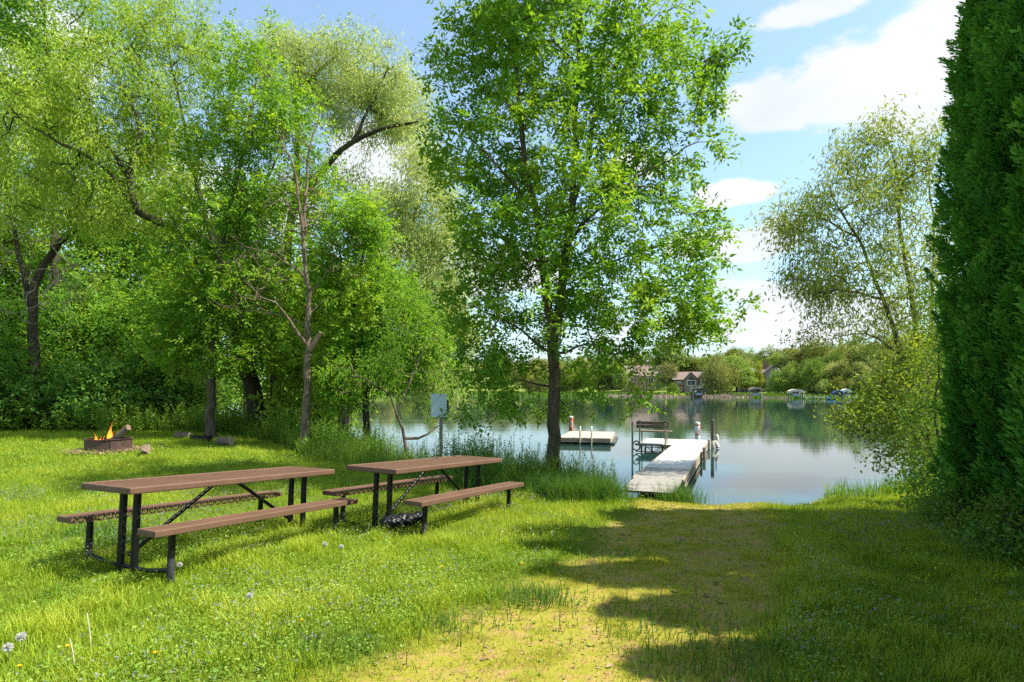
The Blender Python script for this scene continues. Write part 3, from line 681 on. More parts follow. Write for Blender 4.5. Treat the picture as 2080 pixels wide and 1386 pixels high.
# ------------------------------------------------------------------ arborvitae hedge
def cedar_mesh(h,r,n,per,seed,size,tz=.36,te=.55):
    """n upswept plumes, each a teardrop of small flat sprays"""
    g=np.random.default_rng(seed); sn=SN(seed,1.3,2)
    z=g.uniform(.01,1,n)**.95*(h-.35); th=g.uniform(0,2*pi,n); u=(z+.3)/h
    prof=np.where(u<.08,.80+.2*u/.08,1.)*np.clip((1-u)/tz,0,1)**te*.95+.02
    cyl=np.stack([np.cos(th)*r*1.3,np.sin(th)*r*1.3,z*.30],1)
    R_=r*prof*(1+.12*sn(cyl)+g.normal(size=n)*.13); dep=g.uniform(0,1,n)<.22; R_=np.where(dep,R_*.72,R_)
    o=np.stack([np.cos(th),np.sin(th),np.zeros(n)],1); ln=g.uniform(.40,.85,n)*np.clip(.45+prof,.4,1)
    ax=unit(o*g.uniform(.22,.65,(n,1))+np.array([0,0,1.])+g.normal(size=(n,3))*.12)
    base=o*(R_*.80)[:,None]-ax*(ln*.45)[:,None]*np.array([1,1,1.])+np.array([0,0,1.])*z[:,None]
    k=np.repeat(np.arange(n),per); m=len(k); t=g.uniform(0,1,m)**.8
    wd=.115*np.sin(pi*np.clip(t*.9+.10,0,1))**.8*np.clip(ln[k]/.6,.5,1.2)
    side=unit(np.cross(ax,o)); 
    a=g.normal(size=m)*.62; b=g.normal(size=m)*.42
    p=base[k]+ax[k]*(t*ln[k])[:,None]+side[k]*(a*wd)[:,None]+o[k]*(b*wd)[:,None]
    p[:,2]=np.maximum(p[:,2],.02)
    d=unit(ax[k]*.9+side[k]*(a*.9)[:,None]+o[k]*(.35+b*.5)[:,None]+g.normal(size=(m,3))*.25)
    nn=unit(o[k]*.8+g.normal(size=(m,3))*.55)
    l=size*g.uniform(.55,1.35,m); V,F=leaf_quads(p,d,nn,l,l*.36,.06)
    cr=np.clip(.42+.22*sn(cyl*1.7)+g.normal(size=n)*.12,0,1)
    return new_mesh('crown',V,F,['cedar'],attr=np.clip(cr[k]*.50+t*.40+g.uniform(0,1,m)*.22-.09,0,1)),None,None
def trunk_for(h,seed):
    g=np.random.default_rng(seed); pts=[(0,0,-.1)]+[(g.normal()*.03,g.normal()*.03,z) for z in np.linspace(.4,h*.93,8)]
    pos,par,rad,_=grow(g,[([np.array(p,float) for p in pts],.12,.01)],np.array([[math.cos(a)*.35,math.sin(a)*.35,zz] for a,zz in zip(g.uniform(0,6.28,60),g.uniform(.4,h*.7,60))]),.3,.8,r_tip=.006)
    V,F=tube_mesh(pos,par,rad); return new_mesh('trunk',V,F,['bark'],smooth=True)
HG=[(7.95,8.0,.82),(7.3,7.4,.84),(6.7,9.5,.85),(6.05,9.0,.74),(5.15,8.4,.78),(4.3,7.2,.70),(3.4,6.7,.70),(2.5,6.6,.75),(1.6,7.2,.75),(.7,6.9,.75),(-.2,7.2,.75)]
HL=['dark green arborvitae at the lake end of the hedge, its left side against the sky','tall dark arborvitae second from the lake end of the hedge','dark arborvitae third from the lake end of the hedge, at the right edge']
proto=None
for i,(yy,h,r) in enumerate(HG):
    xx=6.80+(yy-8.4)*.33
    lab=HL[i] if i<3 else 'arborvitae of the hedge running on beyond the right edge'
    if i<5 or proto is None:
        root=thing('arborvitae',lab,'hedge tree',gb(xx,yy),0,'arborvitae hedge')
        n,per,sz=((600,250,.064) if i<3 else (620,90,.09))
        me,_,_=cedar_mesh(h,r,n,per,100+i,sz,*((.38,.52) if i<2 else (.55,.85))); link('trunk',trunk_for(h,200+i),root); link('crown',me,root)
        if i==4: proto=root; ph=h
    else:
        root=copy_tree(proto); root.location=gb(xx,yy); root.scale=(1,1,h/ph); root.rotation_euler.z=i*1.3; root['label']=lab

# ------------------------------------------------------------------ lawn, path cover, bank weeds
def blades(name,x,y,ln,wd,mat,rnd,seed,lean=.45,seg=2,kind='stuff',zoff=-.01):
    g=np.random.default_rng(seed); n=len(x); z=height(x,y)+zoff
    p=np.stack([x,y,z],1); a=g.uniform(0,2*pi,n); s=np.stack([np.cos(a),np.sin(a),np.zeros(n)],1)
    b=a+pi/2+g.normal(size=n)*.5; le=lean*g.uniform(.2,1.6,n); dr=np.stack([np.cos(b)*le,np.sin(b)*le,np.ones(n)],1)
    ln=ln[:,None]; wd=np.broadcast_to(wd,n)[:,None]
    if seg==2:
        m=p+unit(dr)*ln*.55; dr2=dr.copy(); dr2[:,:2]*=2.2; t=m+unit(dr2)*ln*.5
        V=np.stack([p-s*wd/2,p+s*wd/2,m+s*wd*.42,m-s*wd*.42,t],1).reshape(-1,3); i=np.arange(n)[:,None]*5
        F=[i+np.array([[0,1,2,3]]),i+np.array([[3,2,4]])]; r=np.concatenate([rnd,rnd])
    else:
        t=p+unit(dr)*ln; V=np.stack([p-s*wd/2,p+s*wd/2,t],1).reshape(-1,3); i=np.arange(n)[:,None]*3
        F=[i+np.array([[0,1,2]])]; r=rnd
    return V,F,r
def merge_parts(name,parts,mat,kind='stuff',label=None):
    Vs=[];F4=[];F3=[];A4=[];A3=[];o=0
    for V,F,r in parts:
        F=F if isinstance(F,list) else [F]; k=0
        for f in F:
            rr=r[k:k+len(f)]; k+=len(f)
            (F4 if f.shape[1]==4 else F3).append(f+o); (A4 if f.shape[1]==4 else A3).append(rr)
        Vs.append(V); o+=len(V)
    Fs=[];at=[]
    if F4: Fs.append(np.concatenate(F4)); at.append(np.concatenate(A4))
    if F3: Fs.append(np.concatenate(F3)); at.append(np.concatenate(A3))
    ob=link(name,new_mesh(name,np.concatenate(Vs),Fs,[mat],attr=np.concatenate(at)))
    return tag(ob,label,kind=kind)
def scatter(g,n,y0,y1,xm=1.2,side=None):
    """n points on land inside the widened field of view"""
    o=[];c=0
    while c<n:
        y=np.sqrt(g.uniform(y0*y0,y1*y1,n)); x=g.uniform(-1,1,n)*(.88*y+xm)
        s=sdist(x,y); k=(s>.05)&(x>-26)
        if side is not None: k&=side(x,y,s)
        o.append(np.stack([x[k],y[k]],1)); c+=k.sum()
        if k.sum()==0: break
    q=np.concatenate(o)[:n]; return q[:,0],q[:,1]
pn=SN(31,.9,3); pn2=SN(32,3.,3); pn3=SN(33,.35,2)
g=np.random.default_rng(300); lawn=[]; pg=[]
for (n,y0,y1,w,seg,lmul) in ((260000,2.3,6.5,.0052,2,1.),(230000,6.5,12,.0075,1,1.05),(120000,12,20,.013,1,1.15),(70000,18,34,.022,1,1.4)):
    x,y=scatter(g,n,y0,y1); q=xy0(x,y); pmx=pathmask(x,y); th=np.clip(.5+.30*pn(q)+.25*pn2(q),0,1)
    ru=g.uniform(0,1,len(x)); keep=ru<np.where(pmx>.25,0.10+.5*(1-pmx),.55+.45*th)
    x,y,pmx,th=x[keep],y[keep],pmx[keep],th[keep]; q=xy0(x,y); nn=len(x)
    ln=(.050+.060*th+.040*np.clip(pn3(q),0,2))*g.uniform(.55,1.35,nn)*lmul*(1-.45*pmx)
    r=np.clip(.46+.17*pn2(q)+.16*pn(q)+g.normal(size=nn)*.17,0,1)
    lawn.append(blades('g',x,y,ln,w*g.uniform(.7,1.3,nn),None,r,int(y0*10),.5,seg))
merge_parts('grass',lawn,'grass',label='bright green lawn grass')
for (n,y0,y1,w) in ((270000,2.3,6.5,.005),(150000,6.5,12,.008)):
    x,y=scatter(g,n,y0,y1,side=lambda x,y,s:pathmask(x,y)>.05); q=xy0(x,y); th=pn(q)*.6+pn3(q)*.6
    k=g.uniform(0,1,len(x))<np.clip(.62+.5*th,.06,1); x,y,th=x[k],y[k],th[k]
    r=np.clip(.45+.2*th+g.normal(size=len(x))*.22,0,1)
    pg.append(blades('p',x,y,(.016+.014*np.clip(th,0,2))*g.uniform(.6,1.7,len(x)),w*g.uniform(.8,1.4,len(x)),None,r,int(y0*7),1.1,1))
merge_parts('path_grass',pg,'path_grass',label='thin yellow-green grass and moss on the worn path')
# tufts of longer grass
tx=[];ty=[];tl=[]
for (px,py,n,sp,l) in ((1060,985,2000,.5,.48),(1100,975,1300,.3,.52),(980,985,1300,.5,.45),(1085,1225,420,.17,.14),(1385,985,600,.22,.42),(640,1330,300,.25,.16),(1175,1005,2600,.32,.46),(1215,1003,1900,.22,.46),(1140,1000,1500,.30,.42),(900,1275,250,.2,.13),(1330,1270,260,.3,.12),(1790,1290,400,.5,.17),(1590,1380,300,.4,.2),(1460,1350,200,.3,.14),(270,1110,350,.25,.22),(180,1090,300,.25,.24),(350,1140,200,.2,.18),(780,1060,260,.3,.18),(1240,1135,160,.25,.12),(1105,985,500,.3,.36)):
    dd=CAMZ*FPX/(py-HY)*1.03 if py<1050 else CAMZ*FPX/(py-HY); cx=(px-1040)/FPX*dd
    tx.append(cx+g.normal(size=n)*sp); ty.append(dd+g.normal(size=n)*sp*.7); tl.append(l*g.uniform(.5,1.25,n))
tx=np.concatenate(tx);ty=np.concatenate(ty);tl=np.concatenate(tl); k=sdist(tx,ty)>-.05; tx,ty,tl=tx[k],ty[k],tl[k]
V,F,r=blades('t',tx,ty,tl,.0062,None,np.clip(.32+g.normal(size=len(tx))*.17,0,1),77,.45,2)
merge_parts('long_grass',[(V,F,r)],'tuft',label='longer grass tufts')
# small round-leaved ground cover and violet flowers
def cover(n,y0,y1,sz,side,seed):
    g=np.random.default_rng(seed); x,y=scatter(g,n,y0,y1,side=side); q=xy0(x,y)
    k=g.uniform(0,1,len(x))<np.clip(.45+.42*pn2(q+5)+.25*pn(q+3),.03,1); x,y=x[k],y[k]; q=xy0(x,y); m=len(x)
    hz=g.uniform(.02,.12,m)*(1+.3*pn(q)); p=np.stack([x,y,height(x,y)+hz],1)
    a=g.uniform(0,2*pi,m); d=unit(np.stack([np.cos(a),np.sin(a),g.normal(size=m)*.35-.05],1)); nn=unit(np.stack([g.normal(size=m)*.4,g.normal(size=m)*.4,np.ones(m)],1))
    l=sz*g.uniform(.6,1.3,m); V,F=leaf_quads(p,d,nn,l,l*.85,.1)
    return V,F,np.clip(.45+.15*pn2(q)+g.normal(size=m)*.2,0,1)
offp=lambda x,y,s:pathmask(x,y)<.2
merge_parts('ground_cover',[cover(64000,2.3,6,.020,offp,1),cover(42000,6,11,.025,offp,2),cover(26000,11,18,.04,offp,3)],'cover',label='low round-leaved ground cover among the grass')
def flowers():
    g=np.random.default_rng(8); x,y=scatter(g,13000,2.6,9.5,side=lambda x,y,s:pathmask(x,y)<.02); q=xy0(x,y)
    k=g.uniform(0,1,len(x))<np.clip(.20+.55*pn2(q+5)+.35*pn(q+9),0,.9); x,y=x[k],y[k]; m=len(x)
    p0=np.stack([x,y,height(x,y)+g.uniform(.07,.15,m)],1); k=np.repeat(np.arange(m),4); mm=len(k)
    p=p0[k]+g.normal(size=(mm,3))*.007; d=unit(g.normal(size=(mm,3))); V,F=leaf_quads(p,d,unit(g.normal(size=(mm,3))+np.array([0,0,.5])),g.uniform(.008,.014,mm),g.uniform(.006,.010,mm),.1)
    return V,F,g.uniform(0,1,mm)
merge_parts('ground_flowers',[flowers()],'flower',label='tiny violet ground flowers scattered in the lawn')
def litter():
    g=np.random.default_rng(9); x,y=scatter(g,10000,2.4,11.8,xm=.3,side=lambda x,y,s:pathmask(x,y)>.3); m=len(x)
    k=g.uniform(0,1,m)<np.clip(.5-.4*pn(xy0(x,y)),.1,1); x,y=x[k],y[k]; m=len(x)
    p=np.stack([x,y,height(x,y)+g.uniform(.004,.018,m)],1); a=g.uniform(0,2*pi,m); d=unit(np.stack([np.cos(a),np.sin(a),g.normal(size=m)*.25],1))
    l=g.uniform(.010,.034,m)*np.where(g.uniform(0,1,m)<.05,1.8,1); V,F=leaf_quads(p,d,unit(np.stack([g.normal(size=m)*.4,g.normal(size=m)*.4,np.ones(m)],1)),l,l*g.uniform(.2,.7,m),.25)
    return V,F,g.uniform(0,1,m)
def straw():
    g=np.random.default_rng(29); m=1500; a=g.uniform(0,2*pi,m); rr=.54+np.abs(g.normal(size=m))*.22; x=-10.62+np.cos(a)*rr; y=15.55+np.sin(a)*rr
    p=np.stack([x,y,height(x,y)+g.uniform(.03,.10,m)],1); b=g.uniform(0,2*pi,m); d=unit(np.stack([np.cos(b),np.sin(b),g.normal(size=m)*.3],1)); l=g.uniform(.06,.16,m)
    V,F=leaf_quads(p,d,unit(np.stack([g.normal(size=m)*.3,g.normal(size=m)*.3,np.ones(m)],1)),l,l*.2,.1); return V,F,g.uniform(.4,1,m)
merge_parts('leaf_litter',[litter(),straw()],'litter',label='dry brown leaf bits on the worn path')
def path_weeds():
    g=np.random.default_rng(19); x,y=scatter(g,130,2.5,9,xm=.2,side=lambda x,y,s:pathmask(x,y)>.15); m=len(x); k=np.repeat(np.arange(m),9); mm=len(k)
    a=g.uniform(0,2*pi,mm); d=unit(np.stack([np.cos(a),np.sin(a),g.uniform(.1,.8,mm)],1)); p=np.stack([x,y,height(x,y)],1)[k]; l=g.uniform(.018,.045,mm)
    V,F=leaf_quads(p,d,unit(np.stack([g.normal(size=mm)*.2,g.normal(size=mm)*.2,np.ones(mm)],1)),l,l*.4,.15); return V,F,g.uniform(.2,.9,mm)
merge_parts('path_weeds',[path_weeds()],'cover',label='small leafy weed rosettes on the path')
# weeds along the bank
def weeds(n,side,hmin,hmax,seed,lw=.16,ll=.085):
    g=np.random.default_rng(seed); x,y=scatter(g,n,9,34,side=side); q=xy0(x,y); k=g.uniform(0,1,len(x))<np.clip(.6+.5*pn2(q+2),.1,1); x,y=x[k],y[k]; m=len(x)
    h=g.uniform(hmin,hmax,m)*(1+.25*pn2(xy0(x,y)+2)); ln=g.normal(size=(m,2))*.14
    per=15; k=np.repeat(np.arange(m),per); mm=len(k); u=np.tile(np.linspace(.18,1,per),m); a=g.uniform(0,2*pi,mm)
    p=np.stack([x[k]+ln[k,0]*u*h[k],y[k]+ln[k,1]*u*h[k],height(x,y)[k]+u*h[k]],1)
    sc=np.where(y[k]>16,1.5,1.); d=unit(np.stack([np.cos(a),np.sin(a),.55-.5*g.uniform(0,1,mm)+u*.4],1)); l=ll*g.uniform(.6,1.3,mm)*(1.15-.5*u)*sc
    V,F=leaf_quads(p,d,unit(np.stack([g.normal(size=mm)*.3,g.normal(size=mm)*.3,np.ones(mm)],1)),l,l*lw*2,.15)
    r=np.clip(.45+.15*pn2(xy0(x,y))[k]+.25*(g.uniform(0,1,mm)-.5),0,1)
    s=np.stack([np.ones(m),np.zeros(m),np.zeros(m)],1)*.004; b0=np.stack([x,y,height(x,y)-.02],1); t=np.stack([x+ln[:,0]*h,y+ln[:,1]*h,height(x,y)+h],1)
    V2=np.stack([b0-s,b0+s,t+s*.5,t-s*.5],1).reshape(-1,3); F2=np.arange(m*4).reshape(-1,4)
    return [(V,F,r),(V2,F2,np.full(m,.3))]
leftbank=lambda x,y,s:(s<2.0+.25*np.maximum(y-15,0)*.2)&(x<1.75)&(y>10.5)&(x>-20)
wd=weeds(6000,leftbank,.38,.95,51,.17,.10)+weeds(2600,lambda x,y,s:(y>22.5)&(x<-10.5)&(y<33)&(s>1),.5,1.15,52,.2,.14)
x,y=scatter(g,30000,10,32,side=lambda x,y,s:(s<2.3)&(x<1.75)&(y>10.6)); ln=g.uniform(.2,.72,len(x))*(1+.3*pn2(xy0(x,y)))
wd+=weeds(900,lambda x,y,s:(x>-1.2)&(x<2.0)&(y>10.6)&(s<2.2),.35,.75,58,.12,.12)
wd.append(blades('b',x,y,ln,np.where(y>16,.016,.009),None,np.clip(.4+.2*pn2(xy0(x,y))+g.normal(size=len(x))*.15,0,1),53,.4,2))
x,y=scatter(g,12000,22,36,side=lambda x,y,s:(x<-10)&(s>1.5)&(y>24)); wd.append(blades('b',x,y,g.uniform(.4,1.0,len(x)),.022,None,np.clip(.35+g.normal(size=len(x))*.2,0,1),54,.4,2))
# iris-like clumps on the right shore and hedge foot
x,y=scatter(g,2600,9,16,xm=0,side=lambda x,y,s:(x>5.9)&(s<.75)&(s>.05)&(x<9.5)); k=g.uniform(0,1,len(x))<np.clip(.45+.6*pn(xy0(x,y)),0,1); x,y=x[k],y[k]
wd.append(blades('b',x,y,g.uniform(.2,.5,len(x)),.013,None,np.clip(.45+g.normal(size=len(x))*.15,0,1),55,.3,2))
x,y=scatter(g,3000,2.5,9.5,side=lambda x,y,s:(x>.50*y+1.6)&(x<.50*y+4.5)); wd.append(blades('b',x,y,g.uniform(.1,.26,len(x)),.007,None,np.clip(.35+g.normal(size=len(x))*.15,0,1),56,.5,2))
merge_parts('bank_weeds',wd,'weed',label='tall leafy weeds and rank grass along the bank')
x,y=scatter(g,420,10,26,side=lambda x,y,s:(s<1.8)&(x<1.2)&(y>10.6)); V,F,r=blades('d',x,y,g.uniform(.4,1.05,len(x)),.010,None,g.uniform(0,1,len(x)),57,.35,2)
merge_parts('dry_stalks',[(V,F,r)],'dry',label='dry pale stalks standing in the bank weeds')
# ------------------------------------------------------------------ picnic tables
def strands(mb,x0,x1,y0,y1,z,w=.0085,t=.004,lx=.048,ly=.024):
    """diamond lattice clipped to a rectangle"""
    k=ly/lx
    for sgn in (1,-1):
        c0=(y0-sgn*k*(x1 if sgn>0 else x0)); c1=(y1-sgn*k*(x0 if sgn>0 else x1))
        c=c0
        while c<c1:
            pts=[]
            for X_ in (x0,x1):
                yv=sgn*k*X_+c
                if y0<=yv<=y1: pts.append((X_,yv))
            for Y_ in (y0,y1):
                xv=(Y_-c)/(sgn*k)
                if x0<xv<x1: pts.append((xv,Y_))
            if len(pts)>=2:
                pts.sort(); a,b=pts[0],pts[-1]
                if b[0]-a[0]>.02: mb.bar((a[0],a[1],z+(.0015 if sgn>0 else -.0015)),(b[0],b[1],z+(.0015 if sgn>0 else -.0015)),w,t)
            c+=ly
def picnic_table(label,loc,yaw,rx,ry):
    t=thing('picnic_table',label,'picnic table',loc,0,'brown metal picnic tables')
    t.rotation_mode='XYZ'
    cy=Matrix.Rotation(yaw,4,'Z')@Matrix.Rotation(rx,4,'X')@Matrix.Rotation(ry,4,'Y'); t.rotation_euler=cy.to_euler('XYZ')
    l,w,zt=1.22,.38,.758
    mb=MB(); e=.045
    for yy in (-w+e/2,w-e/2): mb.box((0,yy,zt-.03),(2*l,e,.06))
    for xx in (-l+e/2,l-e/2): mb.box((xx,0,zt-.03),(e,2*w-2*e,.06))
    top=mb.build('tabletop',['brown'],t,bevel=.010)
    mb=MB(); strands(mb,-l+e-.004,l-e+.004,-w+e-.004,w-e+.004,zt-.006,.0115,.004,.084,.042); mb.build('mesh_panel',['brown'],top)
    mb=MB()
    for xx in (-.99,0,.99): mb.box((xx,0,zt-.045),(.05,2*w-2*e,.028))
    mb.box((0,0,zt-.052),(2*l-.2,.05,.025)); mb.build('under_frame',['black_metal'],t)
    lb=1.22; hb=.425
    for sg in (-1,1):
        yo=sg*.756; yi=sg*.506; ym=(yo+yi)/2
        mb=MB(); mb.box((0,yo-sg*.016,hb-.0275),(2*lb,.032,.055))
        for xx in (-lb+.02,lb-.02): mb.box((xx,ym-sg*.016,hb-.0275),(.04,.25-.032,.055))
        mb.box((0,yi+sg*.009,hb-.006),(2*lb-.08,.018,.012))
        s=mb.build('seat',['brown'],t,bevel=.008)
        mb=MB(); a,b=sorted((yo-sg*.030,yi+sg*.016)); strands(mb,-lb+.036,lb-.036,a,b,hb-.006,.0105); 
        n=int((2*lb-.1)/.026)
        for i in range(n): mb.box((-lb+.055+i*.026,yi+sg*.006,hb-.033),(.011,.006,.046),0,Matrix.Rotation(.5,3,'Y'))
        mb.box((0,yi+sg*.006,hb-.055),(2*lb-.1,.008,.008))
        mb.build('seat_mesh',['brown'],s)
        for xx in (-.99,.99):
            mb=MB(); mb.tube([(xx,sg*.631,-.25),(xx,sg*.631,hb-.052)],.030,14); mb.box((xx,sg*.631,hb-.05),(.06,.21,.012))
            lg=mb.build('bench_leg',['black_metal'],t,smooth=True)
            mb=MB(); mb.tube([(xx,sg*.631,-.2),(xx,sg*.631,.15)],.0306,14,0,False); mb.build('worn_paint',['chipped'],lg,smooth=True)
    for xx in (-.99,.99):
        for yy in (-.105,.105):
            mb=MB(); mb.tube([(xx,yy,-.25),(xx,yy,zt-.058)],.033,16); mb.build('leg',['black_metal'],t,smooth=True)
        mb=MB(); mb.tube([(xx,-.60,.04),(xx,-.30,.0),(xx,.30,.0),(xx,.60,.04)],.019,10); mb.build('crossbar',['black_metal'],t,smooth=True)
        mb=MB(); sx=1 if xx>0 else -1; mb.tube([(xx-sx*.01,0,.10),(sx*.10,0,zt-.06)],.019,10); mb.build('brace',['black_metal'],t,smooth=True)
        mb=MB(); mb.box((xx,0,zt-.055),(.07,.40,.014)); mb.build('bracket',['black_metal'],t)
    return t
picnic_table('brown picnic table in the foreground left, nearer the fire ring',(-3.07,6.284,CAMZ-1.679),1.098,-.011,.055)
picnic_table('brown picnic table nearer the dock, with a black bag underneath',(-1.082,7.906,CAMZ-1.73),1.07,.005,.051)

# black bag under the second table
def bag():
    g=np.random.default_rng(4); n=SN(41,.30,4); n2=SN(42,.09,3); Vs=[];Fs=[];o=0
    for (cx,cy,cz,ax,ay,az) in ((0,0,.10,.20,.17,.145),(.26,.10,.11,.17,.15,.13),(.47,.24,.10,.15,.14,.12),(.14,.10,.09,.14,.10,.09)):
        nu,nv=72,40; u=np.linspace(0,2*pi,nu,endpoint=False); v=np.linspace(0,pi,nv); U,W=np.meshgrid(u,v)
        d=np.stack([np.cos(U)*np.sin(W),np.sin(U)*np.sin(W),np.cos(W)],-1); c=np.array([cx,cy,cz])
        p=d*np.array([ax,ay,az])+c
        k=1+.15*n(p)+.035*(1-np.abs(n2(p)))*1.6-.03
        p=c+d*np.array([ax,ay,az])*k[...,None]; p[...,2]=np.maximum(p[...,2],-.02); Vs.append(p.reshape(-1,3))
        i=np.arange(nv-1)[:,None]*nu; j=np.arange(nu)[None]; j2=(j+1)%nu
        Fs.append(o+np.stack([i+j,i+nu+j,i+nu+j2,i+j2],-1).reshape(-1,4)); o+=nu*nv
    me=new_mesh('trash_bag',np.concatenate(Vs),np.concatenate(Fs),['bag'],smooth=True)
    x,y=-1.42,6.98; ob=link('trash_bag',me,None,(x,y,H(x,y)+.04)); ob.rotation_euler.z=.25; ob.scale=(.70,.66,.60)
    tag(ob,'crumpled black plastic bag lying under the picnic table','trash bag')
bag()

# ------------------------------------------------------------------ fire ring, fire, logs
FX,FY=-10.62,15.55; FZ=H(FX,FY)
fr=thing('fire_ring','low rusty steel fire ring with a small fire, on the lawn before the wood','fire ring',(FX,FY,FZ))
mb=MB(); n=48; ro,ri,hh=.53,.515,.36
V=[];F=[]
for j in range(n):
    a=2*pi*j/n
    for r_,z_ in ((ro,-.05),(ro,hh-.02),(ro+.025,hh-.012),(ro+.025,hh),(ri-.02,hh),(ri,hh-.02),(ri,-.05)): V.append((math.cos(a)*r_,math.sin(a)*r_,z_))
for j in range(n):
    for k in range(6): F.append((j*7+k,((j+1)%n)*7+k,((j+1)%n)*7+k+1,j*7+k+1))
mb.add(V,F); mb.build('ring',['rust'],fr,smooth=True)
mb=MB(); mb.tube([(0,0,-.04),(0,0,.13)],[.51,.50],40); mb.build('ash_bed',['ash_bed'],fr)
mb=MB()
for a in (-.75,): mb.box((math.cos(a)*.545,math.sin(a)*.545,.16),(.012,.16,.30),0,Matrix.Rotation(a,3,'Z'))
mb.build('seam_plate',['rust'],fr)
def log(name,label,p0,p1,r,mats=('logbark','cutwood'),seed=0,jag=.12):
    g=np.random.default_rng(seed); p0=Vector(p0);p1=Vector(p1); k=9; n=18; d=(p1-p0); L_=d.length; d.normalize()
    u=d.orthogonal().normalized(); w=d.cross(u); V=[];F=[];mi=[]
    ph=g.uniform(0,6.28,4)
    for i in range(k):
        t=i/(k-1); c=p0.lerp(p1,t)+u*math.sin(t*3+ph[0])*r*.15
        for j in range(n):
            a=2*pi*j/n; rr=r*(1+jag*math.sin(2*a+ph[1]+t*2)+jag*.6*math.sin(5*a+ph[2]+t*5)+g.normal()*jag*.25)
            V.append(c+(u*math.cos(a)+w*math.sin(a))*rr)
    mb=MB()
    F=[(i*n+j,i*n+(j+1)%n,(i+1)*n+(j+1)%n,(i+1)*n+j) for i in range(k-1) for j in range(n)]
    mb.add(V,F,0); mb.add(V[:n],[tuple(range(n))[::-1]],1); mb.add(V[-n:],[tuple(range(n))],1)
    o=mb.build(name,list(mats),None,smooth=True); return tag(o,label,'log')
log('firewood_log','rough log leaning out over the right rim of the fire ring',(FX+.05,FY-.05,FZ+.20),(FX+.64,FY-.18,FZ+.66),.08,('logbark','logbark'),1,jag=.2)
log('firewood_log','charred log lying across the fire ring under the flames',(FX-.30,FY-.12,FZ+.22),(FX+.17,FY-.02,FZ+.36),.06,('char','char'),2)
log('firewood_log','short pale log behind the charred one in the fire ring',(FX+.02,FY+.15,FZ+.24),(FX+.30,FY+.02,FZ+.30),.06,('logbark','cutwood'),3)
lx,ly=(298-1040)/FPX*14.9,14.9
log('wood_stub','short knobbly piece of wood lying on the grass right of the fire ring',(lx-.08,ly+.10,H(lx,ly)+.20),(lx+.10,ly-.22,H(lx,ly)+.05),.085,('logbark','logbark'),4,.28)
lx,ly=(457-1040)/FPX*17.8,17.8
log('cut_log','short cut log with a pale end face, lying at the weeds behind the near table',(lx-.20,ly+.06,H(lx,ly)+.14),(lx+.22,ly-.08,H(lx,ly)+.14),.135,('logbark','cutwood'),5,.05)
lx,ly=(376-1040)/FPX*20,20.
log('cut_log','brownish log piece lying left of the slim ash trunk',(lx-.28,ly,H(lx,ly)+.16),(lx+.25,ly-.1,H(lx,ly)+.12),.13,('logbark','cutwood'),6,.15)
lx,ly=(408-1040)/FPX*18.9,18.9
log('charred_log','blackened log lying in the shade just in front of the slim ash trunk',(lx-.30,ly+.05,H(lx,ly)+.10),(lx+.34,ly-.1,H(lx,ly)+.10),.11,('char','char'),7,.2)
# flames: hot gas gives off light
m,nt=nmat('flame'); tc=nt.nodes.new('ShaderNodeTexCoord'); sx=nt.nodes.new('ShaderNodeSeparateXYZ'); L(nt,tc.outputs['Generated'],sx.inputs[0])
col=ramp(nt,sx.outputs[2],[(0,(1,.50,.10)),(.35,(1,.30,.03)),(1,(.9,.13,.01))])
em=nt.nodes.new('ShaderNodeEmission'); L(nt,col,em.inputs[0]); em.inputs[1].default_value=1.5
tr=nt.nodes.new('ShaderNodeBsdfTransparent'); lw=nt.nodes.new('ShaderNodeLayerWeight'); lw.inputs[0].default_value=.35
ms=nt.nodes.new('ShaderNodeMixShader'); L(nt,math_(nt,'MULTIPLY_ADD',lw.outputs['Facing'],.75,.12),ms.inputs[0]); L(nt,em.outputs[0],ms.inputs[1]); L(nt,tr.outputs[0],ms.inputs[2]); out(nt,ms.outputs[0]); M['flame']=m
fire=thing('fire','orange flames burning above the logs in the fire ring','fire',(FX,FY,FZ+.2))
g=np.random.default_rng(6)
for (x,y,h,r) in ((.07,-.03,.50,.075),(.13,.0,.30,.05),(0,.05,.34,.06),(-.06,-.08,.20,.045),(-.27,-.1,.28,.05),(-.22,-.02,.20,.05),(-.33,0,.14,.03),(-.38,-.05,.12,.025),(.17,-.1,.12,.04)):
    h*=1.2; r*=1.2; mb=MB(); pts=[];rs=[]; ph=g.uniform(0,6.28)
    for i in range(9):
        t=i/8; pts.append((x+math.sin(t*4+ph)*.035*t,y+math.cos(t*3+ph)*.02*t,-.03+h*t)); rs.append(max(.002,r*(math.sin(pi*min(1,t*1.05+.18))**.8)*(1-t*.55)))
    mb.tube(pts,rs,8); mb.build('flame',['flame'],fire,smooth=True)

# ------------------------------------------------------------------ sign
sx_,sy_=-1.60,13.05; sz=H(sx_,sy_)
sg=thing('sign','pale blank metal sign on a wooden post beside the water','sign',(sx_,sy_,sz),.06)
zt=CAMZ-(800-HY)/FPX*13-sz
mb=MB(); mb.box((.03,.02,(zt-.35)/2),(.075,.06,zt+.25-.0)); mb.build('post',['wood_post'],sg,bevel=.006)
mb=MB(); mb.box((-.012,-.016,zt-.26),(.345,.006,.505)); mb.box((.02,-.021,zt-.03),(.022,.006,.022),1); mb.box((.02,-.021,zt-.48),(.022,.006,.022),1); mb.build('board',['signback','dark_post'],sg,bevel=.004)
mb=MB(); mb.bar((-.02,.10,-.2),(.02,.06,.62),.035,.035); mb.build('brace',['wood_post'],sg)
mb=MB(); mb.box((.14,.035,zt-.27),(.12,.05,.26)); mb.build('back_box',['dark_post'],sg,bevel=.01)

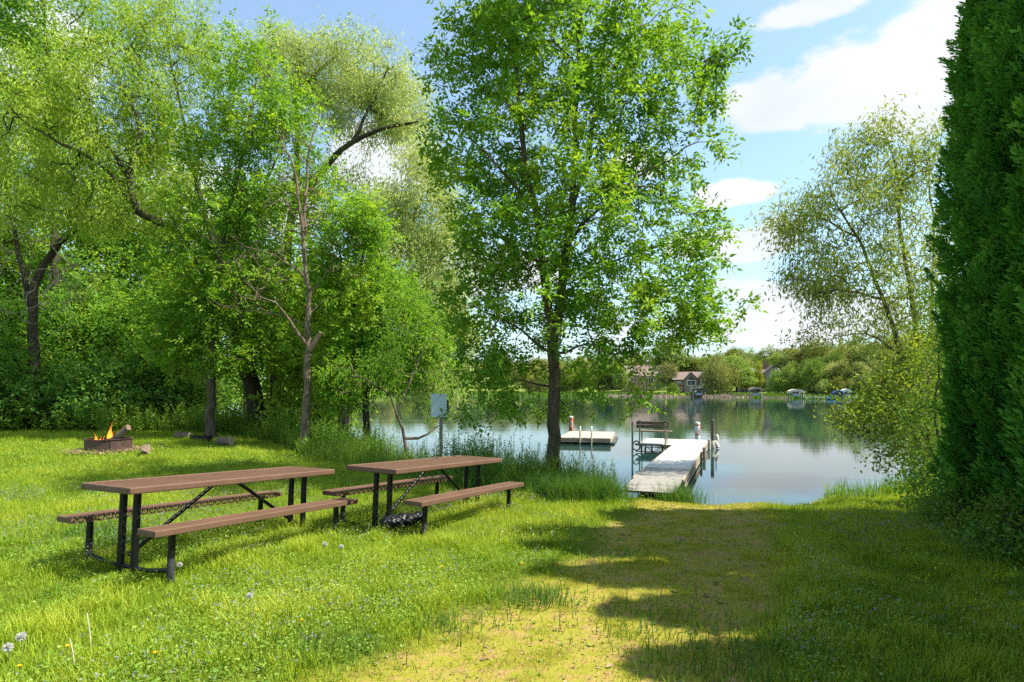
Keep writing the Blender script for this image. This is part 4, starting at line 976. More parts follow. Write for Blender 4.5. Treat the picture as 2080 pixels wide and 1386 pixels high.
# ------------------------------------------------------------------ dock
DN=Vector((2.55,11.15)); DF=Vector((6.80,22.1)); dv=DF-DN; DL=dv.length; DA=math.atan2(dv.y,dv.x); DZ=-.20
dock=thing('dock','long white plank dock running out from the shore, its near planks weathered grey','dock',(DN.x,DN.y,DZ),DA)
def dl(x,y,z): # dock local to world
    c,s=math.cos(DA),math.sin(DA); return (DN.x+x*c-y*s,DN.y+x*s+y*c,DZ+z)
HW=.50
cuts=[(0,1.93,'deck_old'),(1.95,3.28,'deck_old'),(3.30,5.0,'deck_white'),(5.02,7.2,'deck_white'),(7.22,9.28,'deck_white'),(9.30,DL,'deck_white')]
for a,b,mt in cuts:
    mb=MB(); z0=-.04 if a==0 else 0
    mb.box(((a+b)/2,0,-.02+(z0/2)),(b-a,2*HW,.04),0,Matrix.Rotation(-.018 if a==0 else 0,3,'Y')); o=mb.build('deck_panel',[mt],dock,bevel=.004)
    if mt=='deck_old': o['label']='grey weathered deck panel'
for sgn in (1,-1):
    mb=MB(); yy=sgn*(HW+.018)
    mb.box(((1.5+DL)/2,yy,-.03),(DL-1.5,.03,.055)); mb.box(((2.0+DL)/2,yy,-.235),(DL-2.0,.03,.03))
    x=2.05; k=0
    while x<DL-.25:
        mb.bar((x,yy,-.225),(x+.17,yy,-.055),.018,.018); mb.bar((x+.17,yy,-.225),(x+.17,yy,-.055),.014,.014); x+=.30; k+=1
    mb.build('truss',['truss_wood'],dock)
mb=MB()
for x in np.arange(2.2,DL,.9): mb.box((x,0,-.22),(.04,2*HW,.03))
mb.build('cross_tubes',['galv'],dock)
def dpost(x,y,z0,z1,r,mat,name='post',cap=None):
    mb=MB(); mb.tube([(x,y,z0),(x,y,z1)],r,12)
    if cap: mb.tube([(x,y,z1-.002),(x,y,z1+.05),(x,y,z1+.075)],[r*1.02,r*.95,r*.4],12)
    return mb.build(name,[mat],dock,smooth=True)
e=-HW-.07
dpost(6.75,e,-1.5,.05,.032,'dark_post'); dpost(8.2,e,-1.5,.06,.055,'wood_post'); dpost(DL-.45,e,-1.6,.07,.058,'pvc')
dpost(DL-.15,e-.10,-1.9,.72,.062,'dark_post','bumper_post',True); dpost(DL+.02,e-.22,-1.9,.52,.020,'galv','pipe_post')
dpost(6.7,HW+.07,-1.5,.05,.03,'dark_post'); dpost(9.05,HW+1.32,-1.7,.78,.034,'galv','pipe_post'); dpost(9.6,HW+1.1,-1.7,-.05,.03,'galv'); dpost(9.35,HW+.35,-1.7,-.05,.03,'galv'); dpost(11.2,HW+1.2,-1.7,-.05,.03,'galv'); dpost(10.0,HW+.8,-1.7,-.06,.03,'galv')
mb=MB()
for (x,y,a,b,r) in ((DL+.02,e-.24,.16,-.16,.075),(DL-.15,e-.10,-.02,-.34,.072)):
    mb.tube([(x,y,a+.05),(x,y,a),(x,y,(a+b)/2),(x,y,b),(x,y,b-.03)],[r*.5,r,r*1.02,r,r*.5],14)
mb.build('bumper',['pvc'],dock,smooth=True)
mb=MB(); mb.tube([(DL-.02,e-.16,.02),(DL-.06,e-.22,-.10),(DL-.10,e-.30,-.26)],[.05,.066,.06],12); mb.build('bumper',['pvc'],dock,smooth=True)
# side platform
mb=MB(); mb.box(((9.3+DL)/2,HW+.04+.60,-.02),(DL-9.3,1.2,.04)); mb.build('platform_deck',['deck_white'],dock,bevel=.004)
mb=MB(); y0,y1=HW+.05,HW+1.24
for xx in (9.29,DL+.01):
    mb.box((xx,(y0+y1)/2,-.03),(.03,y1-y0,.06)); mb.box((xx,(y0+y1)/2,-.26),(.03,y1-y0,.03))
    for i in range(4):
        ya=y0+(y1-y0)*i/4; yb=y0+(y1-y0)*(i+1)/4; mb.bar((xx,ya,-.05 if i%2 else -.25),(xx,yb,-.25 if i%2 else -.05),.016,.016)
mb.box(((9.3+DL)/2,HW+1.255,-.03),(DL-9.3,.03,.06)); mb.build('platform_frame',['galv'],dock)
# bench on the platform
bx,by=9.33,HW+.68
bo=dl(bx,by,0.004); bn=thing('dock_bench','brown wooden bench with its back to the shore, on the dock side platform','bench',bo,DA-.02)
# local: x towards lake, y to the left
W2=.55
mb=MB()
for zz,hh_ in ((.725,.105),(.60,.115)): mb.box((-.02,0,zz),(.028,2*W2,hh_),0,Matrix.Rotation(-.10,3,'Y'))
mb.build('backrest',['bench_wood'],bn,bevel=.004)
mb=MB()
for xx in (.10,.24,.38): mb.box((xx,0,.43),(.125,2*W2+.10,.035))
mb.build('seat',['bench_wood'],bn,bevel=.004)
for yy in (-W2+.12,W2-.12):
    mb=MB(); mb.bar((-.055,yy,-.16),(-.048,yy,.76),.045,.045); p=mb.build('back_leg',['wood_post'],bn,bevel=.003)
    mb=MB(); mb.box((-.048,yy,.775),(.06,.06,.05)); mb.build('cap',['blue_cap'],p,bevel=.006)
    mb=MB(); mb.bar((.40,yy,0),(.36,yy,.41),.04,.04); mb.bar((-.02,yy,.40),(.42,yy,.40),.04,.03); mb.build('front_leg',['wood_post'],bn)
# hose coil hanging on the platform corner
mb=MB(); pts=[]
for i in range(90):
    a=i/14*2*pi; r_=.15+.012*math.sin(i*1.7); pts.append((math.cos(a)*r_*.85,.03*math.sin(i*.9)+i*.0008,math.sin(a)*r_*1.1))
mb.tube(pts,.014,6); hz=dl(9.2,HW+1.2,-.06); o=mb.build('hose_coil',['hose'],None,smooth=True,loc=hz); o.rotation_euler.z=.1
tag(o,'dark coiled hose hanging at the left corner of the dock platform','hose')
# ladder hanging from the platform
ldr=thing('swim_ladder','dark bent-tube ladder going down into the water from the dock platform','ladder',dl(9.22,HW+.80,0),DA)
for yy in (-.12,.12):
    mb=MB(); mb.tube([(.02,yy,-.02),(-.05,yy,-.15),(-.05,yy,-.6),(.02,yy,-.9)],.016,8); mb.build('rail',['dark_post'],ldr,smooth=True)
for zz in (-.25,-.45,-.65):
    mb=MB(); mb.tube([(-.05,-.12,zz),(-.05,.12,zz)],.014,8); mb.build('rung',['dark_post'],ldr,smooth=True)

# ------------------------------------------------------------------ swim raft, buoys
rx,ry=3.25,25.1; rf=thing('swim_raft','pale square swim raft floating left of the dock','raft',(rx,ry,WATER),-.22)
a,b_=1.0,1.75
mb=MB(); mb.box((0,0,.245),(2*a,2*b_,.03)); mb.build('deck',['raft'],rf,bevel=.004)
mb=MB()
for yy in (-b_-.014,b_+.014): mb.box((0,yy,.165),(2*a+.056,.028,.17))
for xx in (-a-.014,a+.014): mb.box((xx,0,.165),(.028,2*b_,.17))
mb.build('fascia',['raft_side'],rf,bevel=.004)
mb=MB()
for xx in (-.8,.8): mb.box((xx,0,-.02),(.75,2*b_-.2,.19))
mb.build('float',['float'],rf,bevel=.02)
mb=MB()
for xx in (-a+.22,a-.22): mb.box((xx,-b_-.032,.17),(.14,.008,.035))
mb.build('reflector',['red'],rf)
for yy in (0.05,0.50):
    mb=MB(); x0=yy-.22; mb.tube([(x0,-b_-.06,-.5),(x0,-b_-.06,.40),(x0,-b_-.045,.60),(x0,-b_+.06,.70),(x0,-b_+.18,.62),(x0,-b_+.20,.26)],.027,10); mb.build('ladder_rail',['pvc'],rf,smooth=True)
for zz in (-.05,.08):
    mb=MB(); mb.tube([(-.17,-b_-.06,zz),(.28,-b_-.06,zz)],.02,8); mb.build('rung',['galv'],rf,smooth=True)
def buoy(x,y,h,lab,mark):
    o=thing('marker_buoy',lab,'buoy',(x,y,WATER),.0,'red and white marker buoys')
    mb=MB(); mb.tube([(0,0,-.3),(0,0,h-.05),(0,0,h-.015),(0,0,h)],[.105,.105,.09,.03],24); mb.build('body',['white' if mark=='white' else 'white'],o,smooth=True)
    def band(z0,z1,mt,nm):
        q=MB(); q.tube([(0,0,z0),(0,0,z1)],.108,24,0,False); q.build(nm,[mt],o,smooth=True)
    if mark=='white':
        band(h-.16,h-.10,'red','band'); band(h*.30,h*.30+.06,'red','band')
        q=MB(); 
        for i in range(22):      # no-wake ring on the lake-facing flank
            a=2*pi*i/22; q.box((.112*math.cos(-.55+math.cos(a)*.55),.112*math.sin(-.55+math.cos(a)*.55),h*.57+math.sin(a)*.115),(.012,.024,.036),0,Matrix.Rotation(-.55+math.cos(a)*.55,3,'Z'))
        q.build('ring_mark',['red'],o)
    else:
        band(h*.10,h-.07,'red','red_sleeve')
        q=MB()
        for i in range(26):
            a=2*pi*i/26; t=-1.45+math.cos(a)*.38; q.box((.112*math.cos(t),.112*math.sin(t),h*.55+math.sin(a)*.14),(.012,.026,.036),0,Matrix.Rotation(t,3,'Z'))
        q.build('ring_mark',['white'],o)
buoy(7.85,25.0,.80,'white marker buoy with red bands, beyond the far end of the dock','white')
buoy(2.90,29.0,.86,'red marker buoy with a pale ring, behind the swim raft','red')

# ------------------------------------------------------------------ dandelions
def ground_at(py,h):
    return (CAMZ-h)*FPX/(py-HY)
gd=np.random.default_rng(14)
PUFF=[(16,1321,'fluffy white dandelion clock at the lower left corner, the lower of two'),(43,1301,'fluffy white dandelion clock at the lower left corner, the upper of two'),(250,1122,'dandelion clock at the foot of the near table legs'),(365,1152,'dandelion clock right of the near bench leg'),(507,1214,'dandelion clock alone in the lawn below the near table'),(660,1111,'dandelion clock in the lawn below the right end of the near bench'),(693,1116,'dandelion clock just right of another, below the near bench end')]
for px,py,lab in PUFF:
    h=.17; dd=ground_at(py,h); x=(px-1040)/FPX*dd; r_=.027 if py>1290 else .022
    o=thing('dandelion_clock',lab,'dandelion',gb(x,dd,0),0,'dandelion clocks')
    mb=MB(); mb.tube([(0,0,-.02),(.01,0,.08),(.0,0,h)],.0022,6); mb.build('stalk',['stem'],o)
    n=260; dr=unit(gd.normal(size=(n,3))); p=dr*.004+np.array([0,0,h]); V,F=leaf_quads(p,dr,unit(gd.normal(size=(n,3))),np.full(n,r_),np.full(n,.006),.1)
    link('seed_head',new_mesh('seed_head',V,F,['puff'],attr=gd.uniform(0,1,n)),o)
YEL=[(137,1318,'yellow dandelion near the lower left corner'),(40,1357,'yellow dandelion at the bottom left corner, lowest one'),(315,1333,'yellow dandelion at the bottom left, right of the others'),(522,1247,'yellow dandelion in the lawn left of the path'),(613,1268,'yellow dandelion beside the path edge'),(898,1151,'yellow dandelion in the lawn below the black bag'),(1060,1150,'yellow dandelion at the left edge of the path shadow')]
for px,py,lab in YEL:
    h=.10; dd=ground_at(py,h); x=(px-1040)/FPX*dd
    o=thing('dandelion_flower',lab,'dandelion',gb(x,dd,0),0,'yellow dandelions')
    mb=MB(); mb.tube([(0,0,-.02),(.0,0,h)],.002,6); mb.build('stalk',['stem'],o)
    n=70; a=gd.uniform(0,2*pi,n); u=gd.uniform(0,.8,n); dr=unit(np.stack([np.cos(a),np.sin(a),u],1)); V,F=leaf_quads(np.tile([0,0,h],(n,1)).astype(float),dr,unit(np.stack([-np.cos(a)*u,-np.sin(a)*u,np.ones(n)],1)),gd.uniform(.012,.02,n),np.full(n,.006),.1)
    link('petals',new_mesh('petals',V,F,['dand'],attr=gd.uniform(0,1,n)),o)
for px,py,l,lab in ((186,1290,.26,'long pale dry stalk rising from the lawn at the lower left, right one'),(152,1318,.18,'shorter pale dry stalk rising from the lawn at the lower left, left one')):
    dd=ground_at(py,.13); x=(px-1040)/FPX*dd; mb=MB(); mb.tube([(0,0,-.02),(-.01,.0,l*.5),(-.03,0,l)],.003,6); o=mb.build('dry_stalk',['canopy_cream'],None,True,loc=gb(x,dd,0)); tag(o,lab,'stalk')

# ------------------------------------------------------------------ far shore
def shore_d(px):
    t=np.linspace(60,230,400); x=(px-1040)/FPX*t; s=sdist(x,t); k=np.where((s[:-1]<0)&(s[1:]>=0))[0]
    return t[k[-1]] if len(k) else 170.
def spot(px,back):
    d=shore_d(px)+back; x=(px-1040)/FPX*d; return x,d,H(x,d)
def far_tree_mesh(kind,seed):
    g=np.random.default_rng(seed); h=12.
    if kind=='round': bl=[((0,0,7.4),np.array([3.6,3.4,3.6]),1.),((1.6,.5,5.),np.array([2.8,2.8,2.4]),1.),((-1.8,-.4,5.2),np.array([2.7,2.7,2.6]),1.),((.3,-.8,9.4),np.array([2.3,2.3,2.3]),1.)]
    elif kind=='wide': bl=[((0,0,6.),np.array([5,4.4,4.4]),1.),((2.6,0,5),np.array([3,3,3.]),1.),((-2.6,.5,4.4),np.array([3,3,3.]),1.),((-.6,0,9.2),np.array([2.8,2.6,2.6]),1.)]
    elif kind=='tall': bl=[((0,0,8.4),np.array([2.5,2.5,3.8]),1.),((.8,0,5.),np.array([2.8,2.8,2.8]),1.),((-.9,.4,6.),np.array([2.5,2.5,3]),1.),((-.2,0,10.6),np.array([1.5,1.5,1.6]),1.)]
    elif kind=='shrub': bl=[((0,0,4.),np.array([4.5,4,4.]),1.),((2.4,0,2.6),np.array([3.4,3.,2.8]),1.),((-2.5,0,2.8),np.array([3.3,3,3.]),1.),((.4,0,7.6),np.array([2.6,2.4,2.8]),1.)]
    else: bl=[((0,0,8.6),np.array([3.6,3.4,2.8]),1.),((0,0,7.),np.array([4.2,4.,3.]),1.)]
    nc=300; t=blob_points(g,bl,nc,.9,.25,1.6,seed)
    pos,par,rad,tip=grow(g,[([np.array([0,0,-.3]),np.array([.1,0,3.]),np.array([-.1,.1,6.5]),np.array([0,0,9.5])],.28,.05)],t,1.2,.7,r_tip=.02)
    V,F=tube_mesh(pos,par,rad,.03); tp=pos[tip]; td=unit(tp-pos[par[tip]])
    if kind=='weep': V2,F2,r=foliage(g,tp,td,'weep',60,.42,4.2,seed)
    else: V2,F2,r=foliage(g,tp,td,'broad',26,.46,.95,seed)
    n1=len(F); Vx=np.concatenate([V,V2]); Fx=np.concatenate([F,F2+len(V)])
    ok=Vx[Fx][:,:,2].min(1)>-.3; mi=np.concatenate([np.zeros(n1),np.ones(len(F2))])[ok]; at=np.concatenate([np.full(n1,.3),r])[ok]
    return new_mesh('far_tree',Vx,Fx[ok],['bark_dark','far_willow' if kind=='weep' else 'far_leaf'],mi,at)
FT={k:[far_tree_mesh(k,500+10*i+j) for j in range(n)] for i,(k,n) in enumerate((('round',3),('wide',2),('tall',2),('shrub',2),('weep',1)))}
gf=np.random.default_rng(77)
def far_tree(kind,px,back,hgt,label,group,name='far_tree',wid=1.):
    x,y,z=spot(px,back); me=FT[kind][gf.integers(0,len(FT[kind]))]; o=link(name,me,None,(x,y,z-.1)); s=hgt/12.
    o.scale=(s*wid*gf.uniform(.9,1.1),s*wid*gf.uniform(.9,1.1),s); o.rotation_euler.z=gf.uniform(0,6.28)
    return tag(o,label,'tree',group)
far_tree('weep',1458,6,11.5,'large weeping willow on the far shore right of the gabled house',None,'far_willow',1.05)
far_tree('tall',1363,38,17,'tall grey-green tree behind the gap between two far houses',None,'far_tree',1.5)
far_tree('round',1357,14,9.5,'dark round tree between the two far houses on the left',None)
far_tree('shrub',1368,9,4,'small bright bush in front of the far tree between the two houses',None)
far_tree('round',1496,12,10.5,'dense green tree just right of the far weeping willow',None,'far_tree',1.2)
far_tree('round',1516,14,7.5,'dark tree at the left side of the steep-roofed far house',None,'far_tree',.7)
far_tree('tall',1541,19,8.2,'dark tree half hiding the steep-roofed far house',None,'far_tree',.6)
far_tree('shrub',1580,11,7.5,'shrubby tree at the right side of the steep-roofed far house',None,'far_tree',.8)
far_tree('wide',1606,14,8.,'light yellow-green tree behind the cream boat canopy, left one',None,'far_tree')
far_tree('wide',1642,16,8.5,'light yellow-green tree right of the cream boat canopy, right one',None,'far_tree')
far_tree('tall',1262,8,9,'pale slender tree at the left side of the far rosy house',None,'far_tree')
for px in np.arange(640,2050,30):
    if 1255<px<1435 or 1530<px<1572: continue
    for back,h0 in ((12,8.5),):
        if 1430<px<1660: continue
        p=px+gf.uniform(-9,9); far_tree(['round','wide','shrub','tall'][gf.integers(0,4)],p,back+gf.uniform(-6,6),h0*gf.uniform(.75,1.2),'leafy green tree along the far waterline','trees along the far waterline')
for px in np.arange(600,2080,23):
    p=px+gf.uniform(-8,8); bb_=gf.uniform(38,50)
    far_tree(['round','wide','round','tall'][gf.integers(0,4)],p,bb_,gf.uniform(8.5,11.5)*(1.25 if p>1640 else 1.08),'rounded green tree in the wood behind the far houses','trees in the wood on the far side')
for px in np.arange(580,2080,21):
    p=px+gf.uniform(-8,8)
    far_tree(['round','wide','round'][gf.integers(0,3)],p,gf.uniform(66,84),gf.uniform(9.,12.)*(1.28 if p>1640 else 1.08),'treetop on the skyline of the far wood','skyline trees of the far wood')
for px in np.arange(1660,1900,22):
    far_tree('shrub',px+gf.uniform(-6,6),5+gf.uniform(-2,3),gf.uniform(4,6.5),'dark bush at the far waterline on the right','bushes at the far right waterline')

def rel_house(name,label,px,back,wall,roof,w,dep,h,rh,gables,extras,lower=None,over=.5):
    x,y,z=spot(px,back); rz=-math.atan2(x,y)*.6
    t=thing(name,label,'house',(x,y,z-.2),rz)
    mb=MB(); mb.box((0,0,h/2),(w,dep,h),0)
    mb.prism([(-w/2,h),(w/2,h),(0,h+.01)],-dep/2,-dep/2+.01,0) if False else None
    # gable ends of the main roof (ridge along x)
    for sx in (-1,1):
        xx=sx*w/2; V=[(xx-sx*.2,-dep/2,h),(xx-sx*.2,dep/2,h),(xx-sx*.2,0,h+rh),(xx,-dep/2,h),(xx,dep/2,h),(xx,0,h+rh)]
        mb.add(V,[(0,1,2),(3,5,4),(0,2,5,3),(2,1,4,5)],0)
    for gx_,gw,gh,gp,zb in gables: 
        mb.box((gx_,-dep/2-gp/2+.05,(gh+zb)/2),(gw,gp,gh-zb),0); mb.prism([(gx_-gw/2,gh),(gx_+gw/2,gh),(gx_,gh+gw*.5)],-dep/2-gp+.05,-dep/2+dep*.3,0)
    wl=mb.build('wall',[wall],t)
    mb=MB()
    a=math.atan2(rh,dep/2); sl=math.hypot(rh,dep/2)+over
    for sy in (-1,1):
        cy_=sy*(dep/4+over/2*math.cos(a)); cz=h+rh/2-over/2*math.sin(a)
        mb.box((0,cy_,cz+.14),(w+2*over,sl,.2),0,Matrix.Rotation(-sy*a,3,'X'))
    for gx_,gw,gh,gp,zb in gables:
        g2=gw*.5; aa=math.atan2(g2,gw/2); sl2=math.hypot(g2,gw/2)+.35; ln=gp+dep*.36
        for s_ in (-1,1): mb.box((gx_+s_*(gw/4+.12),-dep/2-gp-.3+ln/2,gh+g2/2-.05+.12),(sl2,ln,.18),0,Matrix.Rotation(s_*aa,3,'Y'))
    rf_=mb.build('roof',[roof],t)
    if lower: 
        mb=MB(); mb.box((0,-dep/2-.04,1.2),(w*.98,.06,2.4)); mb.build('lower_wall',[lower],t)
    for kind,*p in extras:
        if kind=='win':
            xx,zz,ww,hh_,yo=p; f=MB(); yy=-dep/2-yo
            for s_ in (-1,1): f.box((xx+s_*ww/2,yy-.05,zz),(.14,.1,hh_+.14)); f.box((xx,yy-.045,zz+s_*hh_/2),(ww,.1,.14))
            f.box((xx,yy-.045,zz),(.08,.08,hh_)); fo=f.build('window',['trim'],t)
            f=MB(); f.box((xx,yy-.015,zz),(ww,.03,hh_)); f.build('pane',['glass'],fo)
        elif kind=='arch':
            xx,zz,ww,yo=p; f=MB(); yy=-dep/2-yo
            f.prism([(xx-ww/2,zz),(xx+ww/2,zz),(xx,zz+ww*.45)],yy-.06,yy-.01); f.build('gable_window',['glass'],t)
        elif kind=='deck':
            x0,x1,zz,dp=p; f=MB(); yy=-dep/2
            f.box(((x0+x1)/2,yy-dp/2-.1,zz),(x1-x0,dp,.2)); dk=f.build('deck',['bench_wood'],t)
            for xx in np.linspace(x0+.1,x1-.1,4): f=MB(); f.box((xx,yy-dp,zz/2-.05),(.2,.2,zz-.1)); f.build('deck_post',['wall_pink'],dk)
            f=MB(); f.box(((x0+x1)/2,yy-dp-.05,zz+1.),(x1-x0,.08,.1))
            for xx in np.arange(x0,x1,.5): f.box((xx,yy-dp-.05,zz+.52),(.06,.06,.85))
            f.build('railing',['wall_tan'],dk)
            f=MB(); f.box(((x0+x1)/2,yy-.05,zz/2),((x1-x0)*.8,.06,zz*.75)); f.build('patio_door',['glass'],dk)
        elif kind=='stairs':
            x0,z0,x1,z1,yo=p; f=MB(); f.bar((x0,-dep/2-yo,z0),(x1,-dep/2-yo,z1),.9,.3); f.bar((x0,-dep/2-yo-.5,z0+.9),(x1,-dep/2-yo-.5,z1+.9),.08,.12)
            for q in np.linspace(0,1,6): f.box((x0+(x1-x0)*q,-dep/2-yo-.5,(z0+(z1-z0)*q)+.45),(.08,.08,.9))
            f.build('stairs',['trim'],t)
        elif kind=='chimney':
            xx,yy,z0,z1=p; f=MB(); f.box((xx,yy,(z0+z1)/2),(1.,1.2,z1-z0)); f.box((xx,yy,z1+.1),(1.2,1.4,.2)); f.build('chimney',['wall_brick'],rf_)
    return t
rel_house('house','rosy-roofed house with dark porch at the left of the far shore',1306,27,'wall_pink','roof_pink',13.5,9,5.2,3.4,[(-4.6,3.6,4.6,1.5,0)],
 [('win',2.2,4.,1.6,1.4,0),('win',5.2,4.,1.3,1.4,0),('deck',-6.2,-2.8,2.7,2.6),('win',4.6,1.4,1.6,1.5,0),('chimney',1.5,.8,7,9.8),('win',-4.6,3.9,1.8,1.6,1.46)])
rel_house('house','tan house with two front gables and a pale outside stair on the far shore',1404,20,'wall_tan','roof',11,8,4.0,2.2,[(-.6,3.8,4.0,1.0,0),(3.6,3.8,4.5,.6,0)],
 [('win',-.6,3.0,2.2,1.5,.96),('arch',-.6,4.0,2.2,.96),('arch',3.5,4.4,1.3,.56),('win',3.0,3.1,1.2,1.3,.56),('win',-4.,3.2,.9,.5,0),('win',-3.8,1.2,1.3,1.,0),('stairs',0.2,.3,3.0,2.6,2.4),('deck',2.2,5.4,2.5,2.6),('win',-.5,1.1,.7,1.2,.96)],'wall_brick')
rel_house('house','grey house with a steep pointed roof half hidden by trees on the far shore',1538,26,'wall_grey','roof_grey',11,9,4.6,2.0,[(3.2,3.8,5.4,1.5,0),(-2.6,3.4,4.4,.8,0)],
 [('win',3.2,4.4,1.2,1.3,1.46),('win',3.2,1.5,1.6,1.5,1.46),('deck',-3.6,1.4,2.4,2.6),('win',-2.6,3.7,1.4,1.2,.76),('chimney',2.2,0,6,8.6)])

def boat_lift(px,out_,w,lng,h,canopy,label,hull='hull'):
    d=shore_d(px)-out_; x=(px-1040)/FPX*d; t=thing('boat_lift',label,'boat lift',(x,d,WATER),-.3)
    mb=MB(); V=[];F=[]; n=9
    for yy in (-lng/2,lng/2):
        for i in range(n): u=i/(n-1); V.append((w*(u-.5),yy,h-.42+.42*math.sin(pi*u)**.7))
        for i in range(n): u=i/(n-1); V.append((w*(u-.5),yy,h-.92+.45*math.sin(pi*u)**.7))
    for i in range(n-1): F+= [(i,i+1,2*n+i+1,2*n+i),(n+i,3*n+i,3*n+i+1,n+i+1),(i,n+i,n+i+1,i+1),(2*n+i,2*n+i+1,3*n+i+1,3*n+i)]
    F+=[(0,2*n,3*n,n),(n-1,2*n-1,4*n-1,3*n-1)]
    mb.add(V,F); mb.build('canopy',[canopy],t)
    for xx in (-w/2+.15,w/2-.15):
        for yy in (-lng/2+.5,lng/2-.5):
            mb=MB(); mb.tube([(xx,yy,-1.5),(xx,yy,h-.42)],.07,8); mb.build('post',['pvc'],t)
    if hull:
        mb=MB(); hw=w*.32
        sec=[(-lng*.42,.9),(-lng*.1,1.),(lng*.2,.8),(lng*.42,.12)]; V=[]
        for yy,k in sec: V+=[(-hw*k,yy,1.15),(-hw*k*.85,yy,.65),(0,yy,.45+.25*(1-k)),(hw*k*.85,yy,.65),(hw*k,yy,1.15)]
        F=[(i*5+j,i*5+j+1,i*5+j+6,i*5+j+5) for i in range(3) for j in range(4)]+[(i*5+4,i*5,i*5+5,i*5+9) for i in range(3)]+[(0,1,2,3,4),(19,18,17,16,15)]
        mb.add(V,F); bo_=mb.build('boat_hull',[hull],t)
        mb=MB(); mb.box((0,-lng*.05,1.35),(hw*1.3,lng*.3,.4)); mb.build('windscreen',['glass'],t)
    return t
boat_lift(1420,3,3.2,5.5,2.3,'canopy_dark','dark boat lift standing in the reeds below the gabled far house')
boat_lift(1535,4,3.0,3.6,2.6,'canopy_tan','boat lift with a tan canopy below the steep-roofed far house')
boat_lift(1616,4,3.1,3.6,2.1,'canopy_cream','boat lift with a cream canopy standing alone at the far shore','hull')
boat_lift(1702,4,1.9,3,1.8,'blue_boat','boat lift under a blue cover near the right of the far shore','blue_boat')
boat_lift(1718,4,1.5,3,2.2,'white','pale boat lift right beside the blue covered one')
# small pale blue craft
d=shore_d(1691)-8; mb=MB(); V=[]
for yy,k,z in ((-1.4,.6,.35),(-.5,1.,.32),(.6,.9,.36),(1.5,.1,.5)): V+=[(-.45*k,yy,z),(0,yy,-.05),(.45*k,yy,z),(0,yy,z+.12)]
mb.add(V,[(i*4+j,i*4+(j+1)%4,i*4+4+(j+1)%4,i*4+4+j) for i in range(3) for j in range(4)]+[(0,1,2,3),(15,14,13,12)]); mb.box((0,-.2,.7),(.3,.9,.4)); mb.box((0,.45,.95),(.7,.12,.12))
o=mb.build('water_scooter',['ltblue'],None,loc=((1688-1040)/FPX*d,d,WATER)); o.scale=(.7,.55,.8); o.rotation_euler.z=1.3; tag(o,'small light blue water scooter afloat left of the blue boat lift','boat')
# thin far docks
def far_dock(px0,px1,out_,label):
    a=np.array([(px0-1040)/FPX*(shore_d(px0)-out_),shore_d(px0)-out_]); b=np.array([(px1-1040)/FPX*(shore_d(px1)-out_),shore_d(px1)-out_]); v=b-a; l=np.linalg.norm(v)
    t=thing('far_dock',label,'dock',(a[0],a[1],WATER),math.atan2(v[1],v[0]))
    mb=MB(); mb.box((l/2,0,.35),(l,1.2,.10)); mb.build('deck',['pvc'],t)
    for q in np.arange(.3,l,2.6):
        for yy in (-.62,.62):
            mb=MB(); mb.tube([(q,yy,-1.),(q,yy,1.0)],.05,6); mb.build('post',['pvc'],t)
far_dock(1630,1672,3.5,'thin pale dock with posts right of the cream boat lift on the far shore')
far_dock(1722,1752,3,'short pale dock right of the pale boat lift on the far shore')
far_dock(1298,1306,3,'short pale dock below the rosy far house')
# reeds and rough edge of the far shore
def reeds():
    g=np.random.default_rng(90); px=np.concatenate([g.uniform(1235,1490,7500),g.uniform(1490,1530,300),g.uniform(1550,1605,260)]); n=len(px)
    pt=np.linspace(1200,1700,120); sdv=np.array([shore_d(p) for p in pt]); d=np.interp(px,pt,sdv)+g.uniform(-3.5,3.,n); x=(px-1040)/FPX*d
    k=(np.abs(px-1318)>9)&(g.uniform(0,1,n)<np.clip(.6+.5*SN(91,9,2)(xy0(x,d)),.05,1)); x,d=x[k],d[k]; n=len(x)
    z=np.maximum(height(x,d),WATER-.1); h=g.uniform(.2,.72,n)*(1+.3*SN(93,6,2)(xy0(x,d))); p=np.stack([x,d,z],1); s=np.stack([np.ones(n)*.07,g.normal(size=n)*.05,np.zeros(n)],1)
    t=p+np.stack([g.normal(size=n)*.15,g.normal(size=n)*.15,h],1); V=np.stack([p-s,p+s,t+s*.2,t-s*.2],1).reshape(-1,3)
    return V,np.arange(n*4).reshape(-1,4),g.uniform(0,1,n)
merge_parts('reeds',[reeds()],'dry',label='pale dry reeds along the far waterline')
def shore_grass():
    g=np.random.default_rng(92); px=g.uniform(700,1950,9000); n=len(px); pt=np.linspace(680,1980,200); sdv=np.array([shore_d(p) for p in pt]); d=np.interp(px,pt,sdv)+g.uniform(-.6,6,n); x=(px-1040)/FPX*d
    z=np.maximum(height(x,d),WATER-.05); h=g.uniform(.2,.8,n); p=np.stack([x,d,z],1); s=np.stack([np.ones(n)*.14,g.normal(size=n)*.1,np.zeros(n)],1)
    t=p+np.stack([g.normal(size=n)*.15,g.normal(size=n)*.15,h],1); V=np.stack([p-s,p+s,t+s*.6,t-s*.6],1).reshape(-1,3); return V,np.arange(n*4).reshape(-1,4),g.uniform(0,1,n)
merge_parts('shore_grass',[shore_grass()],'tuft',label='rough grass along the far waterline')

